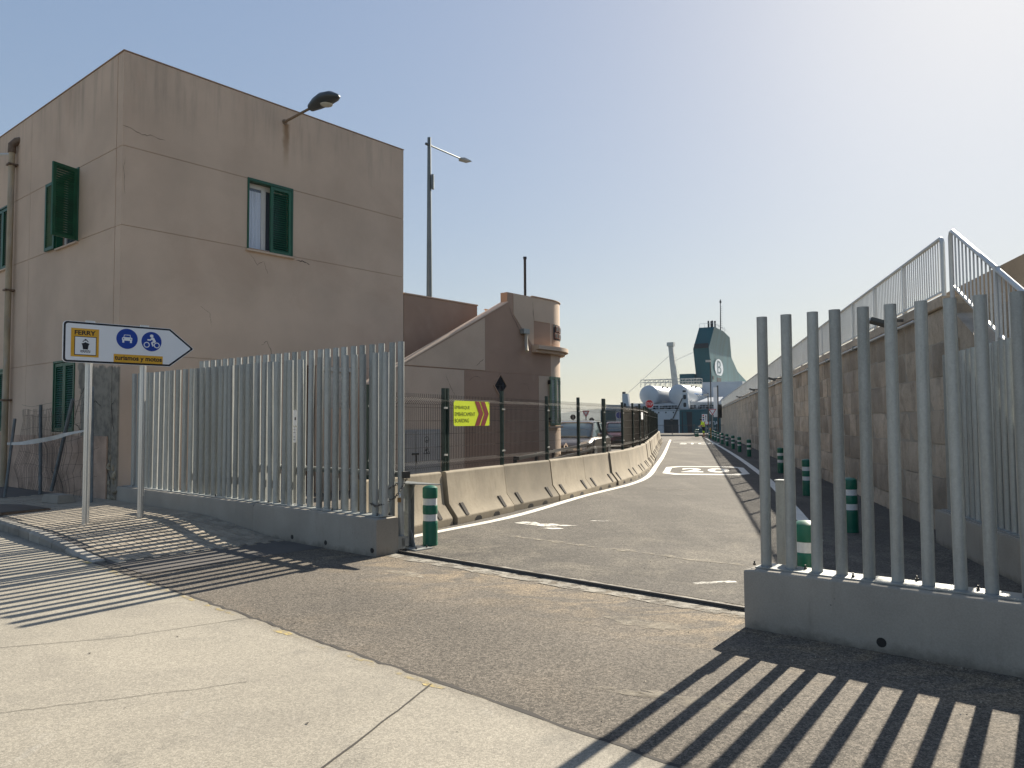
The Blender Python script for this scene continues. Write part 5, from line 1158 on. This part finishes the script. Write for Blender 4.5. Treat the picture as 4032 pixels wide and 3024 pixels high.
for cx_ in (-4.4, 3.3):                                  # gas tanks with domed ends
    pr = [(.05, -.42), (1.2, -.3), (2.0, -.08), (2.4, .18), (2.55, .6), (2.55, 24), (2.3, 25)]
    tk = MB().lathe(pr, 32); tk.v = [(cx_ + x, 4.6 + z, 8.25 + y) for x, y, z in tk.v]; tk_ = fp('gas_tank', tk, 'ship_white', ang=40)
    for yy in (9, 16): fp('tank_saddle', MB().box(cx_ - 2.2, cx_ + 2.2, yy, yy + .6, 5.9, 7.2), 'ship_white')
    for yy in (12, 16): fp('tank_fitting', MB().cyl((cx_ + 1.5, yy, 10.3), (cx_ + 1.7, yy, 10.8), .25, n=8), 'dark_steel', tk_)
# tank emblem on the starboard flank of the right tank
m = MB(); q = []
for du, dv in ((0, 1), (-1, 0), (0, -1), (1, 0)):
    t = rad(8 + dv * 34); q.append((3.3 + 2.575 * math.cos(t), 15.5 + du * 5, 8.25 + 2.575 * math.sin(t)))
fp('tank_emblem', m.add(q + [(3.3 + 2.60 * math.cos(rad(8)), 15.5, 8.25 + 2.6 * math.sin(rad(8)))], [(0, 1, 4), (1, 2, 4), (2, 3, 4), (3, 0, 4)]), 'emblem_blue')
lt = text_mb('LNG', 0, 3.2, -.45, .45, 0, bold=.02); lt.v = [(3.3 + 2.64 * math.cos(rad(8 + z * 22)), 13.9 + x, 8.25 + 2.64 * math.sin(rad(8 + z * 22))) for x, y, z in lt.v]; fp('lettering', lt, 'ship_emblem')
m = MB()                                                 # pipe rack above the tanks
for (x0, x1) in ((-7.0, .9), (2.6, 8.2)):
    for yy in (6.5, 9.5):
        for z in (11.6, 12.3): m.cyl((x0, yy, z), (x1, yy, z), .07, n=5)
        k = int((x1 - x0) / 1.3)
        for i in range(k + 1):
            x = x0 + (x1 - x0) * i / k; m.cyl((x, yy, 10.3), (x, yy, 12.3), .06, n=5)
            if i < k: m.cyl((x, yy, 11.0), (x + (x1 - x0) / k, yy, 12.3), .045, n=4)
    for i in range(7): m.cyl((x0 + (x1 - x0) * i / 6, 6.5, 12.3), (x0 + (x1 - x0) * i / 6, 9.5, 12.3), .05, n=4)
fp('pipe_rack', m, 'ship_frame')
fp('vent_mast', MB().loft([[(-.15, 11.6, 9.5), (1.35, 11.6, 9.5), (1.35, 12.6, 9.5), (-.15, 12.6, 9.5)], [(-1.1, 11.7, 21.2), (.05, 11.7, 21.2), (.05, 12.5, 21.2), (-1.1, 12.5, 21.2)]]), 'ship_frame')
fp('mast_head', MB().box(-1.4, .35, 11.4, 12.8, 21.2, 22.2), 'ship_frame'); 
for i in range(9): fp('ladder_rung', MB().cyl((1.25 - i * .1, 12.1, 12.5 + i * .8), (1.75 - i * .1, 12.1, 12.5 + i * .8), .05, n=4), 'ship_white')
fp('stay_wire', MB().cyl((-8.4, 1.0, 8.9), (-1.0, 12, 18.7), .045, n=4), 'ship_frame'); fp('stay_wire', MB().cyl((.1, 12, 17.2), (.9, 30, 21), .045, n=4), 'ship_frame')
fp('upper_house', MB().box(4.5, 15.2, 24, 90, 6.3, 12.1), 'ship_white')
fn = fp('funnel', MB(), 'ship_teal') if False else None
back = [(1.3, 12.2), (5.7, 12.2), (5.7, 14.6), (5.2, 22.0), (6.5, 27.9), (2.2, 27.9), (.9, 21.8), (1.3, 14.8)]
fb_ = MB(); Lb = [(1.3, 30, 12.2), (1.3, 30, 14.8), (.9, 29, 21.8), (2.2, 31, 27.9)]; Rb = [(5.7, 30, 12.2), (5.7, 30, 14.6), (5.3, 29, 22.0), (6.5, 31, 27.9)]
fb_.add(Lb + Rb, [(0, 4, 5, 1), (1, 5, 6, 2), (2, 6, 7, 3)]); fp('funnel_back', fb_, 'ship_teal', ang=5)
# starboard flank runs forward and flares out towards the base
fwd = [(6.2, 86, 12.2), (6.2, 78, 14.2), (6.0, 63, 17.2), (5.9, 55, 21.0), (6.8, 49, 26.6), (6.8, 41, 27.6)]
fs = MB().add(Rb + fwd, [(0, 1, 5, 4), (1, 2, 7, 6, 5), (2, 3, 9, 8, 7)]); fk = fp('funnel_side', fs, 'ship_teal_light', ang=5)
fp('funnel_top', MB().add([Lb[3], Rb[3], fwd[5], fwd[4], (2.0, 49, 26.6), (2.2, 41, 27.6)], [(0, 1, 2, 5), (5, 2, 3, 4)]), 'ship_dark')
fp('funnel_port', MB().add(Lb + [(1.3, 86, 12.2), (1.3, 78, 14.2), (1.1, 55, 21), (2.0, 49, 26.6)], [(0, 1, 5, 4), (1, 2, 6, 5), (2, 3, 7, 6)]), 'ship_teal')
fp('funnel_louvre', MB().box(1.3, 5.2, 28.7, 28.9, 21.9, 23.2), 'ship_dark')
fp('funnel_house', MB().box(-2.8, 1.2, 28, 34, 12.1, 14.8), 'ship_teal'); fp('funnel_house', MB().box(1.2, 6.4, 29.5, 64, 12.1, 12.4), 'ship_teal_light')
for i, x in enumerate((4.6, 5.15, 5.7, 6.2)): fp('exhaust_pipe', MB().cyl((x, 32 + (i % 2), 27.6), (x, 32 + (i % 2), 29.8), .24, n=10), 'ship_dark')
fp('signal_mast', MB().cyl((6.6, 38, 27.6), (6.7, 38, 36.6), .17, .1, n=8).box(6.5, 6.95, 37.8, 38.2, 35.5, 36.2), 'ship_dark')
for i in range(12): fp('mast_rung', MB().cyl((6.8, 38, 28.4 + i * .55), (7.2, 38, 28.4 + i * .55), .04, n=4), 'ship_dark')
m = MB()
for i in range(9):
    x, y = 2.3 + 4.3 * min(1, i / 3), 31.2 + max(0, i - 3) * 2.4; m.cyl((x, y, 27.7 - max(0, i - 6) * .3), (x, y, 29), .05, n=4)
m.cyl((2.3, 31.2, 29), (6.6, 31.2, 29), .05, n=4).cyl((6.6, 31.2, 29), (6.7, 46, 28.2), .05, n=4); fp('funnel_rail', m, 'ship_white')
# round emblem with a letter B on the flank: flank plane at y 36..46 near z 17
def fl_pt(u, z): # u metres forward along flank
    return (5.75 + (22 - z) * .0 + .10 + (0.0), 38.5 + u, z)
ov = [(u * 5.2, 16.9 + v * 2.5) for u, v in [(math.cos(t), math.sin(t)) for t in [k * math.pi / 14 for k in range(28)]]]
ov = [p for p in ov if not (p[1] < 14.9 and abs(p[0]) < 1.2)]
fp('emblem_disc', MB().add([fl_pt(u, z) for u, z in ov], [tuple(range(len(ov)))]), 'ship_emblem', fk)
lt = text_mb('B', -2.2, 2.6, 15.2, 18.8, 0, bold=.0); lt.v = [(fl_pt(x, z)[0] + .05, fl_pt(x, z)[1], z) for x, y, z in lt.v]; fp('lettering', lt, 'emblem_grey', fk)
fp('side_window', MB().box(5.72, 5.82, 36, 41, 12.5, 14.0).box(5.72, 5.82, 31, 32.5, 13.2, 14.2), 'ship_dark', fk)
# slim lamp posts on the quay in front of the ship
for i, (px, pz) in enumerate((((24.55, 95.), 9.2), ((24.2, 95.), 5.0))):
    s = thing('quay_lamp', ['thin tall lamp post on the quay in front of the funnel', 'short dark post on the quay beside the tall lamp post'][i], 'lamp post', (*px, 0))
    MB().cyl((0, 0, 0), (0, 0, pz), .07, n=8).build('post', 'dark_steel', s); MB().box(-.55, .05, -.12, .12, pz - .35, pz - .1).build('lamp_head', 'ship_frame', s)

# ------------------------------------------------------------------ sea haze in the air
hz = MB().box(-15000, 15000, -15000, 15000, -3, 170).build('haze', 'water', None, smooth=False)
hm = bpy.data.materials.new('haze_air'); hm.use_nodes = True; hn = hm.node_tree.nodes; hn.remove(hn['Principled BSDF'])
pvn = hn.new('ShaderNodeVolumePrincipled'); pvn.inputs['Color'].default_value = (.80, .87, .96, 1); pvn.inputs['Density'].default_value = .000045; pvn.inputs['Anisotropy'].default_value = .2
hm.node_tree.links.new(pvn.outputs[0], hn['Material Output'].inputs['Volume'])
hz.data.materials.clear(); hz.data.materials.append(hm); hz['kind'] = 'stuff'; hz['label'] = 'thin pale sea haze in the air'
